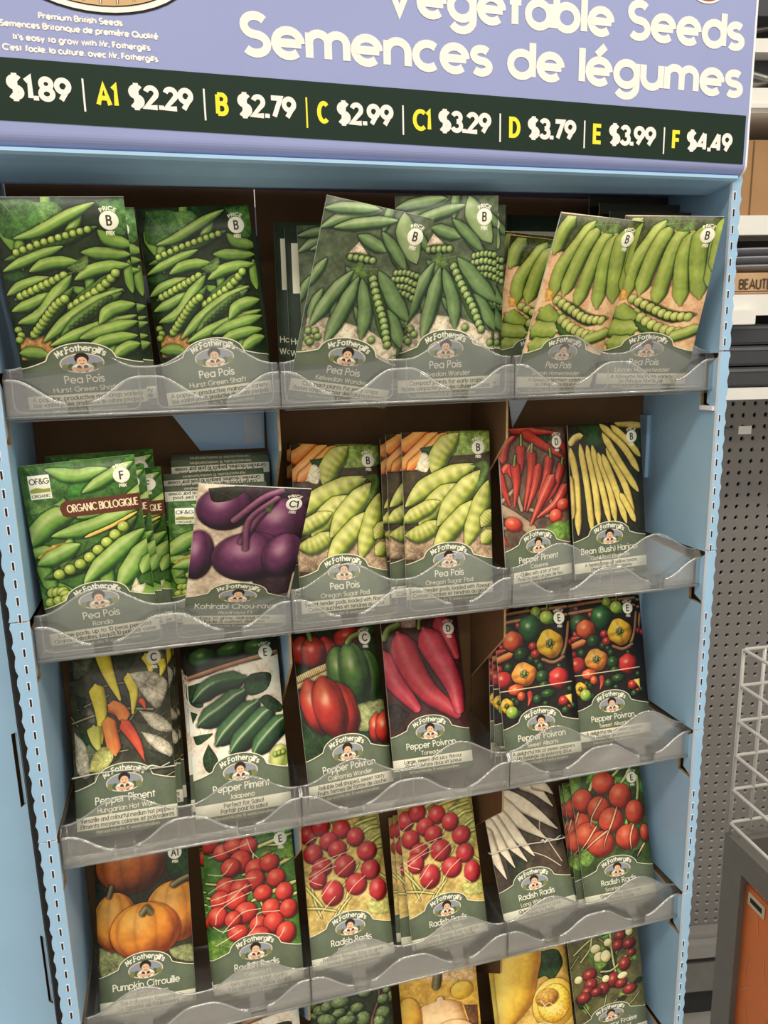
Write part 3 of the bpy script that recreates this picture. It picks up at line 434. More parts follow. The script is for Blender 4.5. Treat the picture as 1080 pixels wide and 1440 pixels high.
DESIGNS = """
D hurst
bg 34 52 26
Z leafd 10 40 20 1 F
Z pod 14 50 15 2 T
F leaf1 31,8 108,8 142,43 92,105 50,118 15,96
F leaf2 114,15 173,15 188,50 143,77
F leaf1 281,9 364,9 361,94 310,108
F straw 13,407 97,404 106,485 7,478
T pod 17.1 48,114 113,98 193,57 277,16
T shell 18.1 14,174 84,154 170,120 275,83
R pea 10.4 11 48,153 115,128 178,110 249,91
T pod 15.4 4,206 66,179 174,138
T pod 18.4 74,208 132,186 209,182
T pod 19.5 223,156 288,162 359,166
T pod 19.3 277,93 308,123 370,138
T pod 19.7 194,236 261,206 352,196
T pod 17.1 2,276 54,248 132,228
T shell 17.3 19,291 107,257 190,215
R pea 12.2 9 38,281 94,255 165,222
T pod 17.4 6,325 72,301 129,273
T pod 23.3 17,362 87,340 138,281 185,223
T shell 19.2 159,328 237,277 325,212
R pea 13.3 9 173,316 229,285 277,252 311,220
T shell 17.7 43,412 106,349 183,260
R pea 13.3 10 56,398 91,356 130,311 157,293
T pod 22.5 79,422 145,370 217,323 325,269
T shell 18.1 129,409 198,353 320,281
R peadark 6.8 9 165,383 214,346 286,295
T pod 19.9 96,436 191,401 356,353
T pod 22.1 246,372 284,334 356,317
T pod 21.6 182,418 265,397 357,373
T pod 20.3 200,446 269,428 352,418
T pod 20.6 273,484 317,457 357,445
T pod 19.7 4,456 46,458 84,467
R pea 11.1 3 13,383 19,407 11,414
F calyx 178,200 209,179 239,165 230,202 197,215
END
D kelvedon
bg 74 92 72
Z podk 10 60 16 3 T
F pale 13,385 90,372 229,394 346,447 357,514 16,498
T podk 20.1 1,96 83,46 182,10
T podk 18.7 42,89 141,57 241,29
T podk 18.5 1,38 91,21 174,7
T podl 35 257,4 284,70 337,146
T podk 20.6 124,98 174,113 225,129
T podk 18.4 199,73 259,126 308,176
F cream 103,158 131,116 171,152
T shell 14.4 103,168 150,165 196,165
R peak 11.2 5 114,168 150,166 188,166
R peak 10.6 6 278,191 312,184 351,189
R peak 10.7 6 274,214 313,207 352,216
R peak 10.7 5 296,234 322,231 353,239
R peak 10.8 4 305,253 331,254 354,263
T podk 22.8 131,210 82,294 28,410
T podk 25.5 154,226 129,326 90,460
T podk 24.8 167,230 202,329 210,429
T podk 28.2 218,197 297,285 361,342
T podk 23.7 276,315 326,381 364,440
T shell 21.6 188,208 245,307 315,446
R peak 14.2 12 203,224 236,291 273,355 308,436
R peak 12.4 3 26,429 51,427 60,443
R peak 12.5 2 30,458 38,466
R peak 12.9 2 247,427 343,484
F calyx 124,203 150,173 175,204 209,189 192,220 158,226
END
D lincoln
bg 222 168 128
F podshade -9,4 368,-2 377,130 259,47 163,48 84,133 14,125
T podn 28.4 60,13 31,59 16,134
T podn 29.1 147,21 113,86 64,181 59,284
T podn 30.2 175,39 132,133 103,279
T podn 31.4 234,43 196,132 172,319
T podn 30.7 261,56 242,160 268,318
T podn 35.5 291,37 298,150 336,292
T podn 19.8 343,74 353,169 357,247
T podn 21.4 356,9 358,92 362,188
F orange 20,260 56,267 62,301 34,310
T shell 22.7 67,297 166,339 254,369 338,359
R pean 17.5 10 82,301 165,337 232,364 310,369
T shell 25.1 69,335 138,401 216,432 299,432
R pean 19.9 8 103,357 167,396 235,422 283,430
T podn 35 25,340 71,370 95,391
T podn 37.5 7,412 60,422 115,417
T podn 36 18,475 61,481 111,475
T podn 23.4 252,453 320,432 366,411
F calyx 149,30 173,7 209,39 243,20 259,47 202,53
END
D rondo
bg 58 104 44
Z leaf1 10 60 34 4 F
Z podb 8 70 24 5 T
F leaf1 15,0 174,10 127,113 83,143 14,142
F leaf2 11,116 98,145 71,167 10,168
F leaf1 10,168 71,167 49,209 9,221
T podb 24.4 80,20 167,53 271,39
T podb 21.5 182,112 267,69 353,23
T podb 37.9 -9,281 66,202 157,170
T podb 23.4 153,196 226,184 307,177
T podb 27.7 66,251 170,239 270,212 356,179
F yellow 8,319 61,282 111,276 80,307 18,328
T yellow 5.9 166,268 258,238 343,200
T podb 28.4 7,346 70,324 146,290
T shell 28.8 23,398 135,366 240,308 338,217
R peab 18.6 8 67,389 144,358 225,301 292,247
T podb 32.5 141,431 224,361 356,265
T podb 34.7 245,467 311,383 372,300
T podb 22.7 330,424 351,389 368,355
R peab 19.5 4 37,453 71,455 75,467
R peab 17 4 24,486 61,481 101,480
F flower 284,482 307,437 315,468 335,462 316,497
E badgeO
END
D kohlrabi
bg 196 180 164
F darkpurp 111,-1 363,-8 358,265 350,549 247,548 172,237 146,111
B kohl 90 91 0 90,98
B kohl 55 112 0 21,306
B kohl 100 109 0 280,152
B kohl 130 115 0 197,309
B kohl 74 103 0 309,300
T kstem 13.3 127,143 207,47 261,14
T kstem 13.6 161,237 196,140 244,60
T kstem 10.9 176,269 173,141 253,44
F kdark 31,15 52,70 117,52 145,2
F calyx 218,92 244,60 239,113
END
D oregon
bg 66 60 42
F wood -6,375 368,362 364,514 0,486
F leafo 179,1 362,5 360,80 245,94 177,83
T carrot 31.4 -4,63 53,33 102,-10
T carrot 27.8 -7,139 71,70 140,9
T carrot 22.4 21,141 99,80 179,10
F leafd 71,61 168,51 176,92 98,107
T pode 41.5 121,163 157,82 228,11
F flower 50,142 80,80 108,99 97,153
T pode 39.6 9,281 105,208 298,135
T pode 43.5 61,362 132,274 232,210
T pode 30 -9,343 63,307 142,270
T pode 33.8 3,394 70,390 144,348
T pode 42.2 134,362 220,260 328,158
T pode 40.3 116,458 197,370 315,270
T pode 38.9 249,453 298,339 350,201
T pode 29.4 315,444 346,418 367,400
T pode 29.4 317,378 348,342 369,315
F calyx 274,133 344,121 348,173 290,245 318,153
END
D chilli
bg 96 78 66
Z wood 6 90 8 22 T
T wood 23.8 -34,316 55,368 146,432
F leafd 167,47 241,14 273,59 207,71
T chil 23.5 15,136 42,66 107,18
T chil 25.7 -18,134 7,228 39,314
T chil 21.9 61,5 170,16 313,28
T chil 24.8 128,19 235,78 362,146
T chil 22.9 295,60 352,96 369,152
T chil 20 18,178 40,159 56,201
T chil 26.3 113,70 110,143 93,215
T chil 25 78,141 81,224 62,322
T chil 26.7 170,90 161,189 113,338
T chil 25.7 207,156 177,244 126,345
T chil 27.3 268,123 240,217 187,298
T chil 25.2 339,155 293,254 219,334
T chil 32.2 282,210 215,301 142,405
T chil 27.7 355,255 286,330 179,381
B chilb 39 28 0 330,340
B chilb 38 30 0 281,384
B chilb 46 29 20 52,397
T chil 21.1 -28,358 -12,433 11,477
F leafb 218,430 308,409 348,469 271,492
F leafb 322,422 377,406 378,484 339,490
T stemg 6 120,29 116,70
T stemg 6.1 175,69 169,100
T stemg 5.9 81,115 74,151
T stemg 6.3 270,96 272,128
T stemg 6.4 340,139 334,162
END
D bean
bg 42 44 34
Z leafdk 8 50 24 23 F
F leafd 47,4 157,10 165,87 91,93
T bean 15.9 6,87 32,57 69,48
T bean 16 8,98 30,251 26,474
T bean 16 -1,216 2,314 2,400
T bean 15 55,85 78,266 93,470
T bean 16.2 88,93 117,280 126,440
T bean 15.1 113,94 153,294 180,435
T bean 16.4 140,129 190,298 210,432
T bean 16.5 162,136 221,300 264,444
T bean 16.6 182,110 267,282 303,431
T bean 16.5 167,44 247,181 332,310
T bean 16.5 157,5 264,105 340,221
T bean 15.3 212,14 290,84 350,155
T bean 15.4 232,4 307,14 370,23
T bean 14.3 240,313 286,395 309,443
END
D hungarian
bg 62 66 50
Z leafdk 14 44 22 6 F
Z leafg 10 40 20 7 F
Z stemh 8 60 2 8 T
F leafg 14,47 88,20 66,90 20,112
F leafdk 142,44 253,49 202,125
F leafg 300,45 365,62 342,115
T stemh 3.6 3,271 75,254 167,239 295,256
T stemh 3.6 151,46 170,185 194,252
F leafdk 17,166 61,189 31,248
T ypep 27.4 120,23 143,109 178,205
T ypep 28.8 92,144 108,241 102,351
T ypep 20.4 281,52 297,91 296,133
T ypep 21.9 213,118 230,184 222,260
T ypep 16.7 335,77 343,106 331,141
T orap 25.1 131,266 141,335 150,398
T orap 23.5 136,222 176,245 196,281
T redp 22.5 182,286 224,355 257,435
T redp 11 251,214 264,234 267,252
F leafgr 216,116 295,117 353,158 345,208 311,256 262,197
F leafgr 244,254 312,276 357,319 351,345 290,323
F leafgr 248,331 315,358 356,400 342,434 277,380
F leafdk 249,385 346,434 344,470 263,449
F leafgr 8,303 47,357 53,463 12,440
T ypepg 26.7 78,290 84,344 95,381
F leafyg 52,445 72,391 114,366 143,406 100,452
END
D jalapeno
bg 226 216 204
F kdark -2,0 359,11 352,79 182,102 11,134
B jalb 57 38 0 69,60
B jalb 68 29 -10 187,40
B jalb 60 34 0 285,42
T basket 8.7 12,132 162,100 353,69
F leafd 5,161 62,159 55,243 9,227
T jal 37.9 24,220 108,170 216,159
T jal 43.3 36,310 130,262 211,211
T jal 43.4 98,388 183,316 256,260
T jal 43.6 150,423 227,360 317,287
T jal 40.1 234,445 293,388 368,327
F leafd 213,188 246,144 325,149 305,209 239,225
F leafd 267,242 308,229 358,274 350,301 302,285
F leafd 10,348 57,345 85,349 26,382
F leafd 65,383 40,434 51,481 83,486 96,443
F leafd 7,255 34,268 13,302
B slice 39 46 20 329,468
R pea 9.5 3 316,457 346,452
END
D bellpepper
bg 40 58 34
Z leafd 8 60 30 9 F
F leafd 2,358 128,410 116,505 -5,483
F leafp 231,328 355,322 351,414 236,428
B redbell 49 62 0 35,90
B redbell 50 62 0 134,103
B redbell 55 68 0 83,102
B redbell 70 42 0 241,56
T straw 15.3 -5,200 69,177 148,159
T straw 10.2 -8,224 65,205 140,183
B greenbell 57 101 -6 185,189
B greenbell 57 103 -6 311,218
B greenbell 67 119 -8 248,195
B redbell2 58 111 -12 63,307
B redbell2 60 112 -12 185,338
B redbell2 70 126 -12 124,319
B redbell2 32 57 10 311,428
B redbell2 42 63 10 349,430
T stemg 10.3 67,11 76,45
T stemg 11.6 233,77 255,58 289,49
F leafd 10,149 29,135 25,167
END
D toreador
bg 66 40 42
F stone 65,13 163,15 159,52 72,46
T stemg 14.9 10,87 33,52 73,36
T torp 44.8 263,12 296,80 334,186
T torp 50.5 4,150 32,260 123,394
T torp2 61.9 74,73 121,223 187,338 305,436
T torp 63.1 192,63 253,189 309,314 322,416
T stemg 9.6 186,2 176,30 172,53
F dark 2,372 40,367 92,417 29,480 2,468
END
D allsorts
bg 36 28 24
Z dgreen 14 22 18 10 B
Z redb 10 16 16 11 B
Z dgreen 12 16 14 12 B
T basket 7.2 8,35 146,25 352,21
T basket 7.1 5,68 142,59 348,55
B dgreen 49 40 0 49,117
B lgreen 25 23 0 202,31
B dgreen2 58 61 15 167,101
B lgreen 33 30 0 251,58
T stemg 4.8 254,24 263,2
B orab 50 44 0 80,145
B dgreen 37 29 -20 112,202
B redb 20 18 0 171,175
B redb 23 20 0 181,209
B yelb 66 63 0 255,172
T basket 7.3 301,245 334,180 355,90
T basket 7.2 212,235 262,252 315,235
T orap 13.9 -11,222 27,210 72,198
T chil 13.9 -8,189 18,183 43,178
B redb 46 37 0 18,303
B orab2 60 51 0 118,287
B redb2 54 47 0 282,322
B dgreen 33 29 0 202,307
B dgreen 20 18 0 48,251
B dgreen 18 16 0 197,262
B dgreen 25 16 0 207,342
B orab 39 24 0 75,348
B dgreen 38 20 0 222,382
W 3.5 -24,350 342,343
B yelb 32 33 0 25,411
B lgreen 27 26 0 47,440
T chil 14 136,361 135,394 123,420
B orab 20 20 0 96,378
B dgreen 23 20 0 169,398
B redb 26 22 0 295,420
B dgreen 21 16 0 300,460
F yellow 303,398 336,396 334,441
B dgreen 24 22 0 -15,441
END
D pumpkin
bg 50 56 40
Z leafdk 12 40 20 13 F
F leafd 260,26 371,42 363,173 281,151
F leafp 6,393 94,416 90,514 10,501
F leafp 265,434 366,432 371,496 290,474
B pumpk 136 116 0 141,89
B pump 120 119 0 305,294
B pump 86 113 0 72,304
T stemd 10 52,201 62,170
T stemd 13 302,192 325,181 354,171
B pump2 135 110 0 183,353
T stemd 12.8 177,284 192,268 205,283
END
D celesta
bg 66 116 48
Z leafb 8 50 26 14 F
Z stemy 12 70 4 15 T
T stemy 6.8 152,102 270,73 370,50
T stemy 6.8 216,142 305,118 375,100
T stemy 7.7 174,299 282,270 372,247
T stemy 6.8 145,188 261,179 361,147
T stemy 6.7 247,350 308,313 368,295
F leafb 276,123 369,60 361,147 312,148
F leafb 4,429 70,422 142,464 99,522 7,513
B rad 40 38 0 28,47
B rad 38 36 0 77,87
B rad 42 40 0 126,63
B rad 37 37 0 181,75
B rad 46 46 0 145,134
B rad 40 38 0 105,152
B rad 42 42 0 202,173
B rad 39 37 0 261,159
B rad 42 44 0 195,218
B rad 39 38 0 282,223
B rad 42 42 0 80,229
B rad 40 40 0 136,242
B rad 38 34 0 224,274
B rad 37 40 0 310,285
B rad 40 40 0 53,277
B rad 42 42 0 116,286
B rad 40 40 0 252,342
B rad 37 40 0 321,356
B rad 41 43 0 39,341
B rad 48 45 0 150,342
B rad 34 36 0 98,361
B rad 40 38 0 199,399
B rad 42 44 0 257,400
B rad 43 34 0 113,416
B rad 44 36 0 196,441
B rad 41 45 0 303,449
W 2.9 19,98 77,89 174,66
W 2.8 14,165 70,175 111,134
W 2.8 9,240 87,206 201,207
W 2.8 16,270 92,255 180,232
W 2.8 5,292 81,282 161,229
W 2.8 27,367 40,322 99,285 177,261
W 2.8 52,405 133,339 210,334
W 2.9 144,436 185,396 199,351 284,357
W 2.8 17,375 53,400 100,390
W 2.9 176,47 191,99 217,132
W 2.9 237,463 275,461 298,427
W 2.8 21,451 69,432 128,405
END
D cherry
bg 190 166 92
Z stemy 14 80 4 25 T
F leafyg 222,59 365,15 342,261 271,167
T stemy 6 100,46 165,19 210,-13
T stemy 6 123,30 155,17 189,-7
T stemy 6.1 184,32 237,22 301,14
T stemy 6.1 242,63 286,51 350,43
T stemy 6.1 268,107 313,86 356,84
T stemy 6.1 292,162 327,139 361,125
T stemy 6.1 309,195 332,179 359,175
F leafyg 250,406 365,403 361,470 274,460
B radc 38 44 0 32,76
B radc 40 44 0 90,46
B radc 41 43 0 181,73
B radc 41 43 0 241,117
B radc 42 42 0 120,118
B radc 42 43 0 45,161
B radc 43 40 0 153,158
B radc 44 41 0 79,225
B radc 46 43 0 287,188
B radc 49 49 0 179,237
B radc 44 44 0 294,272
B radc 38 45 0 56,273
B radc 48 54 10 115,343
B radc 49 47 20 222,323
B radc 40 50 0 318,363
W 2.9 -5,227 83,197 207,174
W 2.9 11,259 89,228 165,185
W 2.9 3,285 77,244 139,228
W 2.9 12,116 34,101 65,88
W 2.9 65,346 134,275 234,209
W 2.9 160,386 208,330 265,293
W 2.9 34,442 79,396 123,359
W 3 221,395 255,369 302,408
W 2.9 -12,244 33,282 70,300
END
D icicle
bg 72 62 54
Z leafdk 6 50 16 26 F
F leafdk 63,362 153,362 134,452 66,456
F leafd 146,392 183,380 166,407
T wrad 28.9 190,25 272,75 344,174
T wrad 26.8 257,39 320,74 358,116
T wrad 37.2 91,59 210,150 343,283
T wrad 41.2 55,73 164,205 277,316
T wrad 36.5 26,104 112,236 200,379
T wrad 36.3 6,121 73,259 159,395
T wrad 31.8 -7,156 45,284 96,409
T wrad 31.5 -13,197 6,317 47,451
W 3.3 278,311 301,365 332,436
W 3.2 198,362 259,398 321,455
W 3.3 265,216 253,268 277,316
END
D scarlet
bg 58 84 42
Z leafb 10 50 24 16 F
Z leafd 6 40 20 20 F
T stemp 7.9 92,91 121,40 148,11
T stemp 6.8 254,85 282,55 311,15
T stemp 6.8 213,44 239,26 254,5
T stemp 6.9 324,175 337,121 340,65
F leafb 0,9 57,7 34,92 -6,97
F leafb 10,363 73,397 42,456 0,437
B rads 57 58 0 163,72
B rads 52 59 0 48,141
B rads 58 64 0 240,148
B rads 52 54 0 25,251
B rads 57 61 0 124,191
B rads 49 60 0 303,237
B rads 64 63 0 178,257
B rads 63 63 0 51,310
B rads 23 44 0 340,347
B rads 68 63 0 112,362
B rads 62 61 0 249,352
T rootn 4.4 148,140 85,223 72,276
T rootn 4.5 215,196 183,263 137,343 117,405
T rootn 4.4 102,270 47,337 1,383
T rootn 4.4 155,302 80,343 18,386
T rootn 4.5 289,293 263,355 259,421
T rootn 4.5 333,396 297,439 283,458
T rootn 4.4 21,190 5,231 -4,251
END
D spinach
bg 44 58 42
Z spin 60 26 20 17 B
B spin 34 24 20 46,106
B spin 30 24 -20 77,92
B spin 42 28 0 134,84
B spin 31 24 0 206,124
B spin 34 20 -20 122,134
B spin 45 28 20 72,156
B spin 34 36 0 229,181
B spin 35 32 0 317,172
B spin 31 28 30 295,208
B spin 46 24 0 157,174
T redst 5.5 307,55 303,103 271,178 263,226
B spin 27 24 0 322,107
B spin 45 40 0 85,228
B spin 46 40 0 181,261
B spin 46 40 0 272,269
B spin 46 40 0 135,320
B spin 46 40 0 227,353
END
D butternut
bg 206 160 60
F tan 118,38 220,-1 355,48 347,139 124,89
B butc 52 42 0 285,166
F brown 288,238 352,253 349,350 309,340
T butb 94.7 181,194 183,255 216,385
B butb 130 130 0 222,427
T stemd 19.9 170,120 179,76
B yelg 59 89 0 32,241
END
D squash
bg 196 158 76
F leafd 236,86 313,92 340,153 324,194 275,239 244,210 200,211 230,140
T squa 114.5 171,-39 107,146 17,421
B sqhalf 107 120 10 274,349
B sqin 79 91 10 274,349
B sqcore 56 43 0 244,315
W 3.3 205,367 252,344 301,411
W 3.3 223,404 283,363 324,405
W 3.3 210,323 258,390 316,370
END
D strawberry
bg 88 92 56
Z leafb 14 30 18 18 F
Z leafdk 10 30 18 19 F
Z stemp 14 50 2 21 T
F leafdk 198,111 239,176 203,294 149,249
F leafb 84,97 166,87 205,165 140,220
T stemp 4.8 25,103 87,60 161,21
T stemp 4.8 55,151 107,93 126,22
T stemp 4.9 217,40 216,169 226,302
T stemp 4.9 284,192 208,244 150,236
B berr 31 28 0 267,70
B berr 31 30 0 250,118
B berr 34 30 0 308,129
B berr 24 23 0 315,183
B berr 32 38 0 274,234
B berr 36 33 0 92,235
B berr 33 38 0 92,293
B berr 36 43 10 208,302
B berr 31 35 0 152,334
B berr 31 28 0 72,325
B berr 37 28 0 289,384
B berr 36 30 0 51,356
B berr 32 28 0 246,335
B berr 29 25 0 116,341
B wber 26 25 20 135,102
B wber 26 27 -20 147,151
B wber 26 33 0 182,157
B wber 21 22 0 33,246
B wber 27 18 0 257,293
B wber 19 20 0 169,282
B wber 21 22 0 201,86
B wber 19 25 0 315,60
END
"""
# ================================================================ the setting
floor = rbox('floor', (-3, -4, -1.72), (4, 3, -1.70), mat('vinyl_floor', (176, 171, 163), .25, noise=.08, scale=6), bev=0); tag(floor, kind='structure')
ceiling = rbox('ceiling', (-3, -4, 1.72), (4, 3, 1.75), mat('ceiling_white', (226, 224, 218), .8), bev=0); tag(ceiling, kind='structure')

# ================================================================ the cardboard display stand
stand = empty('cardboard_display_stand', (0, .06, -1.70)); tag(stand, 'tall pale blue cardboard seed display stand with printed lavender price header', 'display stand')
PX = Matrix.Translation((0, -.06, 1.70))
def sp(mb, name, mats, parent=None, fix=False):
    """a part of the stand, built in the modelling frame"""
    o = mb.build(name, mats, parent if parent is not None else stand, None, fix)
    o.location = (0, -.06, 1.70) if parent is None else (0, 0, 0); return o
TIER = [0, -.184, -.368, -.552, -.736, -.92]
BOT = [-.0335, -.2195, -.4, -.587]
XR, XL = .2925, -.2985
def wall_loops():
    L = [[(.0, -1.695), (.125, -1.695), (.125, .146), (.0, .146)]]
    for z in TIER:
        L.append([(.003, z - .001), (.104, z - .0035), (.104, z - .0085), (.024, z - .013), (.0225, z - .053), (.004, z - .0535), (.004, z - .0505), (.0145, z - .046), (.0145, z - .0125), (.003, z - .004)][::-1])
    return L
for x, t in ((XR, .003), (XL, -.003)):
    m = MB(); m.prism(wall_loops(), lambda a, b, k, x=x: (x + k, a, b), t, (0, 1, 2)); sp(m, 'side_panel', [M_BLUE, M_BROWN, M_TAN], fix=True)
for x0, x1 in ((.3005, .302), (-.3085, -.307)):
    m = MB(); m.prism([[(.004, -1.695), (.196, -1.695), (.196, .146), (.004, .146)]], lambda a, b, k, x0=x0: (x0 + k, a, b), x1 - x0, (0, 0, 0)); sp(m, 'outer_panel', [M_BROWN], fix=True)  # brown outer face stands in for the shade in the left gap
def scallop(xin, xout, z0, z1):
    P = [(xin, z0), (xin, z1)]; n = int((z1 - z0) / .0037); s = 1 if xout > xin else -1
    for i in range(n + 1):
        z = z1 + (z0 - z1) * i / n; P.append((xout + s * .0008 * math.sin(i * math.pi / 2) + s * .0003 * math.sin(i * 2.7), z))
    return P
for xin, xout, xd in ((XR - .0005, .3012, .2948), (XL + .001, -.3105, -.3032)):
    m = MB(); zs = [.146] + TIER + [-1.69]
    for i in range(len(zs) - 1): m.prism([scallop(xin, xout, zs[i + 1] + .0012, zs[i])], lambda a, b, k: (a, -.001 + k, b), .003, (0, 1, 2))
    edge = sp(m, 'perforated_edge', [M_BLUE, M_BROWN, M_RAW], fix=True)
    m = MB()
    for i in range(105):
        z = .13 - i * .0135
        if any(0 < t - z < .056 for t in TIER) and xin > 0: continue
        m.box((xd - .0007, -.0016, z - .003), (xd + .0007, -.0008, z + .003)); m.box((xd - .0013, -.0013, z - .0036), (xd + .0013, -.0009, z + .0036), 1)
    o = sp(m, 'perforation_slot', [M_DARK, M_RAW], edge); o['kind'] = 'stuff'
for i, (a, b) in enumerate(((-.298, -.1005), (-.0995, .0995), (.1005, .292))):                         # brown back liners, one per bay, with their openings
    holes = {0: [[(-.206, .0776), (-.106, .0776), (-.106, .0523), (-.206, .0523)]], 1: [], 2: []}[i]
    holes = [[(min(max(x, a + .002), b - .002), z) for x, z in h] for h in holes]
    m = MB(); m.prism([[(a, -1.69), (b, -1.69), (b, .1475), (a, .1475)]] + holes, lambda x, z, k: (x, .1135 + k, z), .003, (0, 0, 1)); sp(m, 'back_liner', [M_BROWN, M_TAN], fix=True)
M_GLOSSY = mat('glossy_blue_card', (166, 204, 236), .16, noise=.05, scale=10, coat=.6); M_FILM = mat('pale_film', (206, 216, 226), .2, noise=.1, scale=30)
m = MB(); m.prism([[(-.1885, -.036), (-.1025, -.036), (-.1035, -.0772), (-.1612, -.0765)]], lambda x, z, k: (x, .1115 + k, z), .001, (0, 0, 1)); m.prism([[(-.122, -.046), (-.105, -.046), (-.105, -.072), (-.122, -.072)]], lambda x, z, k: (x, .1105 + k, z), .0006, (2, 2, 2)); sp(m, 'glossy_flap', [M_GLOSSY, M_RAW, M_FILM], fix=True)  # pale slab on the flap stands in for its white reflections
m = MB(); m.prism([[(.1378, -.036), (.1635, -.036), (.143, -.071)]], lambda x, z, k: (x, .1115 + k, z), .001, (0, 0, 1)); sp(m, 'glossy_flap', [M_FILM, M_RAW], fix=True)
m = MB(); m.box((-.306, .196, -1.695), (.3, .199, .146)); sp(m, 'back_panel', [M_BLUE])
for k, z in enumerate(TIER[1:4]): m = MB(); m.box((.2885, .1, z + .055), (.2925, .1135, z + .12)); sp(m, 'corner_tab', [M_BLUE])
m = MB(); m.box((.2895, .003, -.0525), (.2930, .021, -.0485)); sp(m, 'torn_tab', [M_RAW])
m = MB(); m.box((-.21, .119, .05), (-.09, .125, .0745)); m.box((-.21, .1185, .0745), (-.09, .1255, .08), 1); sp(m, 'back_rail', [mat('lavender_grey_rail', (150, 154, 168), .5), mat('pale_wood_strip', (214, 186, 146), .6)])
def div_loop(z): return [(.0285, z), (.0285, z - .034), (.0305, z - .037), (.112, z - .108), (.112, z)]
for k, z in enumerate(BOT):
    for x in (-.1, .1):
        m = MB(); m.prism([div_loop(z - .0025)], lambda a, b, t, x=x: (x - .001 + t, a, b), .002, (1 if x < 0 else 0, 0, 2)); sp(m, 'divider', [M_BROWN, M_BLUE, M_TAN], fix=True)
for z in BOT + [-.771]:
    m = MB(); m.box((-.296, .085 if z > -.7 else .012, z - .0045), (.291, .113, z - .0015)); sp(m, 'ledge', [M_BROWN])
# folded lip under the header, curved at the front
m = MB(); pr = [(-.0065, .1452, 0), (-.0068, .1428, 0), (-.004, .1412, 0), (.004, .1388, .2), (.015, .1342, .6), (.028, .1295, 1), (.032, .1295, 1), (.032, .133, 1), (.015, .138, .6), (.0, .1455, 0)]
for i in range(len(pr)):
    a, b = pr[i], pr[(i + 1) % len(pr)]; lip = lambda p, x: (x, p[0], p[1] + (.007 * (x + .3) / .6) * p[2])
    m.face([lip(a, XL), lip(b, XL), lip(b, XR), lip(a, XR)], 0, i < 5)
sp(m, 'front_lip', [M_BLUE], fix=True)
# header box
TILT = -.0122
def hz(x, z): return z + TILT * (x + .27)
m = MB(); cv = [(-.0085 + .0085 * (1 - math.cos(a)), .154 - .0085 * math.sin(a)) for a in [math.pi / 2 * i / 8 for i in range(9)]]
pf = cv + [(.11, .1455), (.11, .47), (-.0085, .47)]
for i in range(len(pf)):
    a, b = pf[i], pf[(i + 1) % len(pf)]; m.face([(-.31, a[0], a[1]), (-.31, b[0], b[1]), (.2968, b[0], b[1]), (.2968, a[0], a[1])], 0, i < 8)
for x in (-.31, .2968): m.face([(x, p[0], p[1]) for p in pf])
header = sp(m, 'header_box', [M_LAV], fix=True)
m = MB(); m.prism([[(p[0] - .0003, p[1]) for p in pf]], lambda a, b, k: (.2969 + k, a, b), .0019); sp(m, 'header_edge', [M_RAW], header)
m = MB(); q = [(-.3095, hz(-.3095, .1605)), (.2945, hz(.2945, .1605)), (.2945, hz(.2945, .1980)), (-.3095, hz(-.3095, .1980))]; m.prism([q], lambda a, b, k: (a, -.0089 + k, b), .0004); sp(m, 'price_band', [M_GREEN], header, fix=True)
def ribbon(mb, poly, hw, y, place):
    """flat lettering: each stroke one continuous mitred strip"""
    P = [Vector((a, b, 0)) for a, b in poly]; closed = (P[0] - P[-1]).length < 1e-6
    if closed: P = P[:-1]
    P = [p for i, p in enumerate(P) if i == 0 or (p - P[i - 1]).length > 1e-7]; n = len(P); A, B = [], []
    for i in range(n):
        d0 = (P[i] - P[i - 1]).normalized() if (i or closed) else None; d1 = (P[(i + 1) % n] - P[i]).normalized() if (i < n - 1 or closed) else None
        d0 = d0 or d1; d1 = d1 or d0; n0 = Vector((-d0.y, d0.x, 0)); n1 = Vector((-d1.y, d1.x, 0)); b = n0 + n1
        if b.length < .35: A += [P[i] + n0 * hw, P[i] + n1 * hw]; B += [P[i] - n0 * hw, P[i] - n1 * hw]; continue
        b.normalize(); k = hw / max(b.dot(n0), .55); A.append(P[i] + b * k); B.append(P[i] - b * k)
    q = len(A)
    for i in range(q if closed else q - 1): j = (i + 1) % q; mb.face([place(A[i], y), place(B[i], y), place(B[j], y), place(A[j], y)])
def letter(mb, text, x0, x1, z0, cap, hw, y=-.0087, track=.2, space=.42):
    gl, wd = layout(text, track, space); xs = (x1 - x0 - 2 * hw) / max(wd, .02) if len(text) > 1 or wd > .1 else cap; n = 0
    for _, pl in gl:
        for q in pl:
            n += 1; yy0 = y - .00004 * (n % 4)
            ribbon(mb, [(x0 + hw + a * xs, hw + b * (cap - 2 * hw)) for a, b in q], hw, yy0, lambda v, yy: (v.x, yy, z0 + v.y + TILT * (v.x - x0)))
def words_of(text, x0, x1, z0, cap, hw, name, m, **kw):
    """one mesh per line of lettering"""
    q = MB(); letter(q, text, x0, x1, z0, cap, hw, **kw); return sp(q, name, [m], header)
words_of('Semences de l\u00e9gumes', -.1175, .2895, .2085, .029, .0028, 'title_line', M_CREAM, space=.4); words_of('Vegetable Seeds', -.0160, .2880, .2422, .029, .0028, 'title_line', M_CREAM, space=.4)
for t, a, b, z, c in (('Premium British Seeds', -.2456, -.1938, .2218, .0042), ('Semences Britanique de premi\u00e8re Qualit\u00e9', -.2690, -.1717, .2160, .0042), ("It's easy to grow with Mr. Fothergill's", -.2619, -.1774, .2085, .0042), ("C'est facile, la culture, avec Mr. Fothergill's", -.2690, -.1729, .2022, .0042)): words_of(t, a, b, z, c, .00052, 'small_line', M_CREAM)
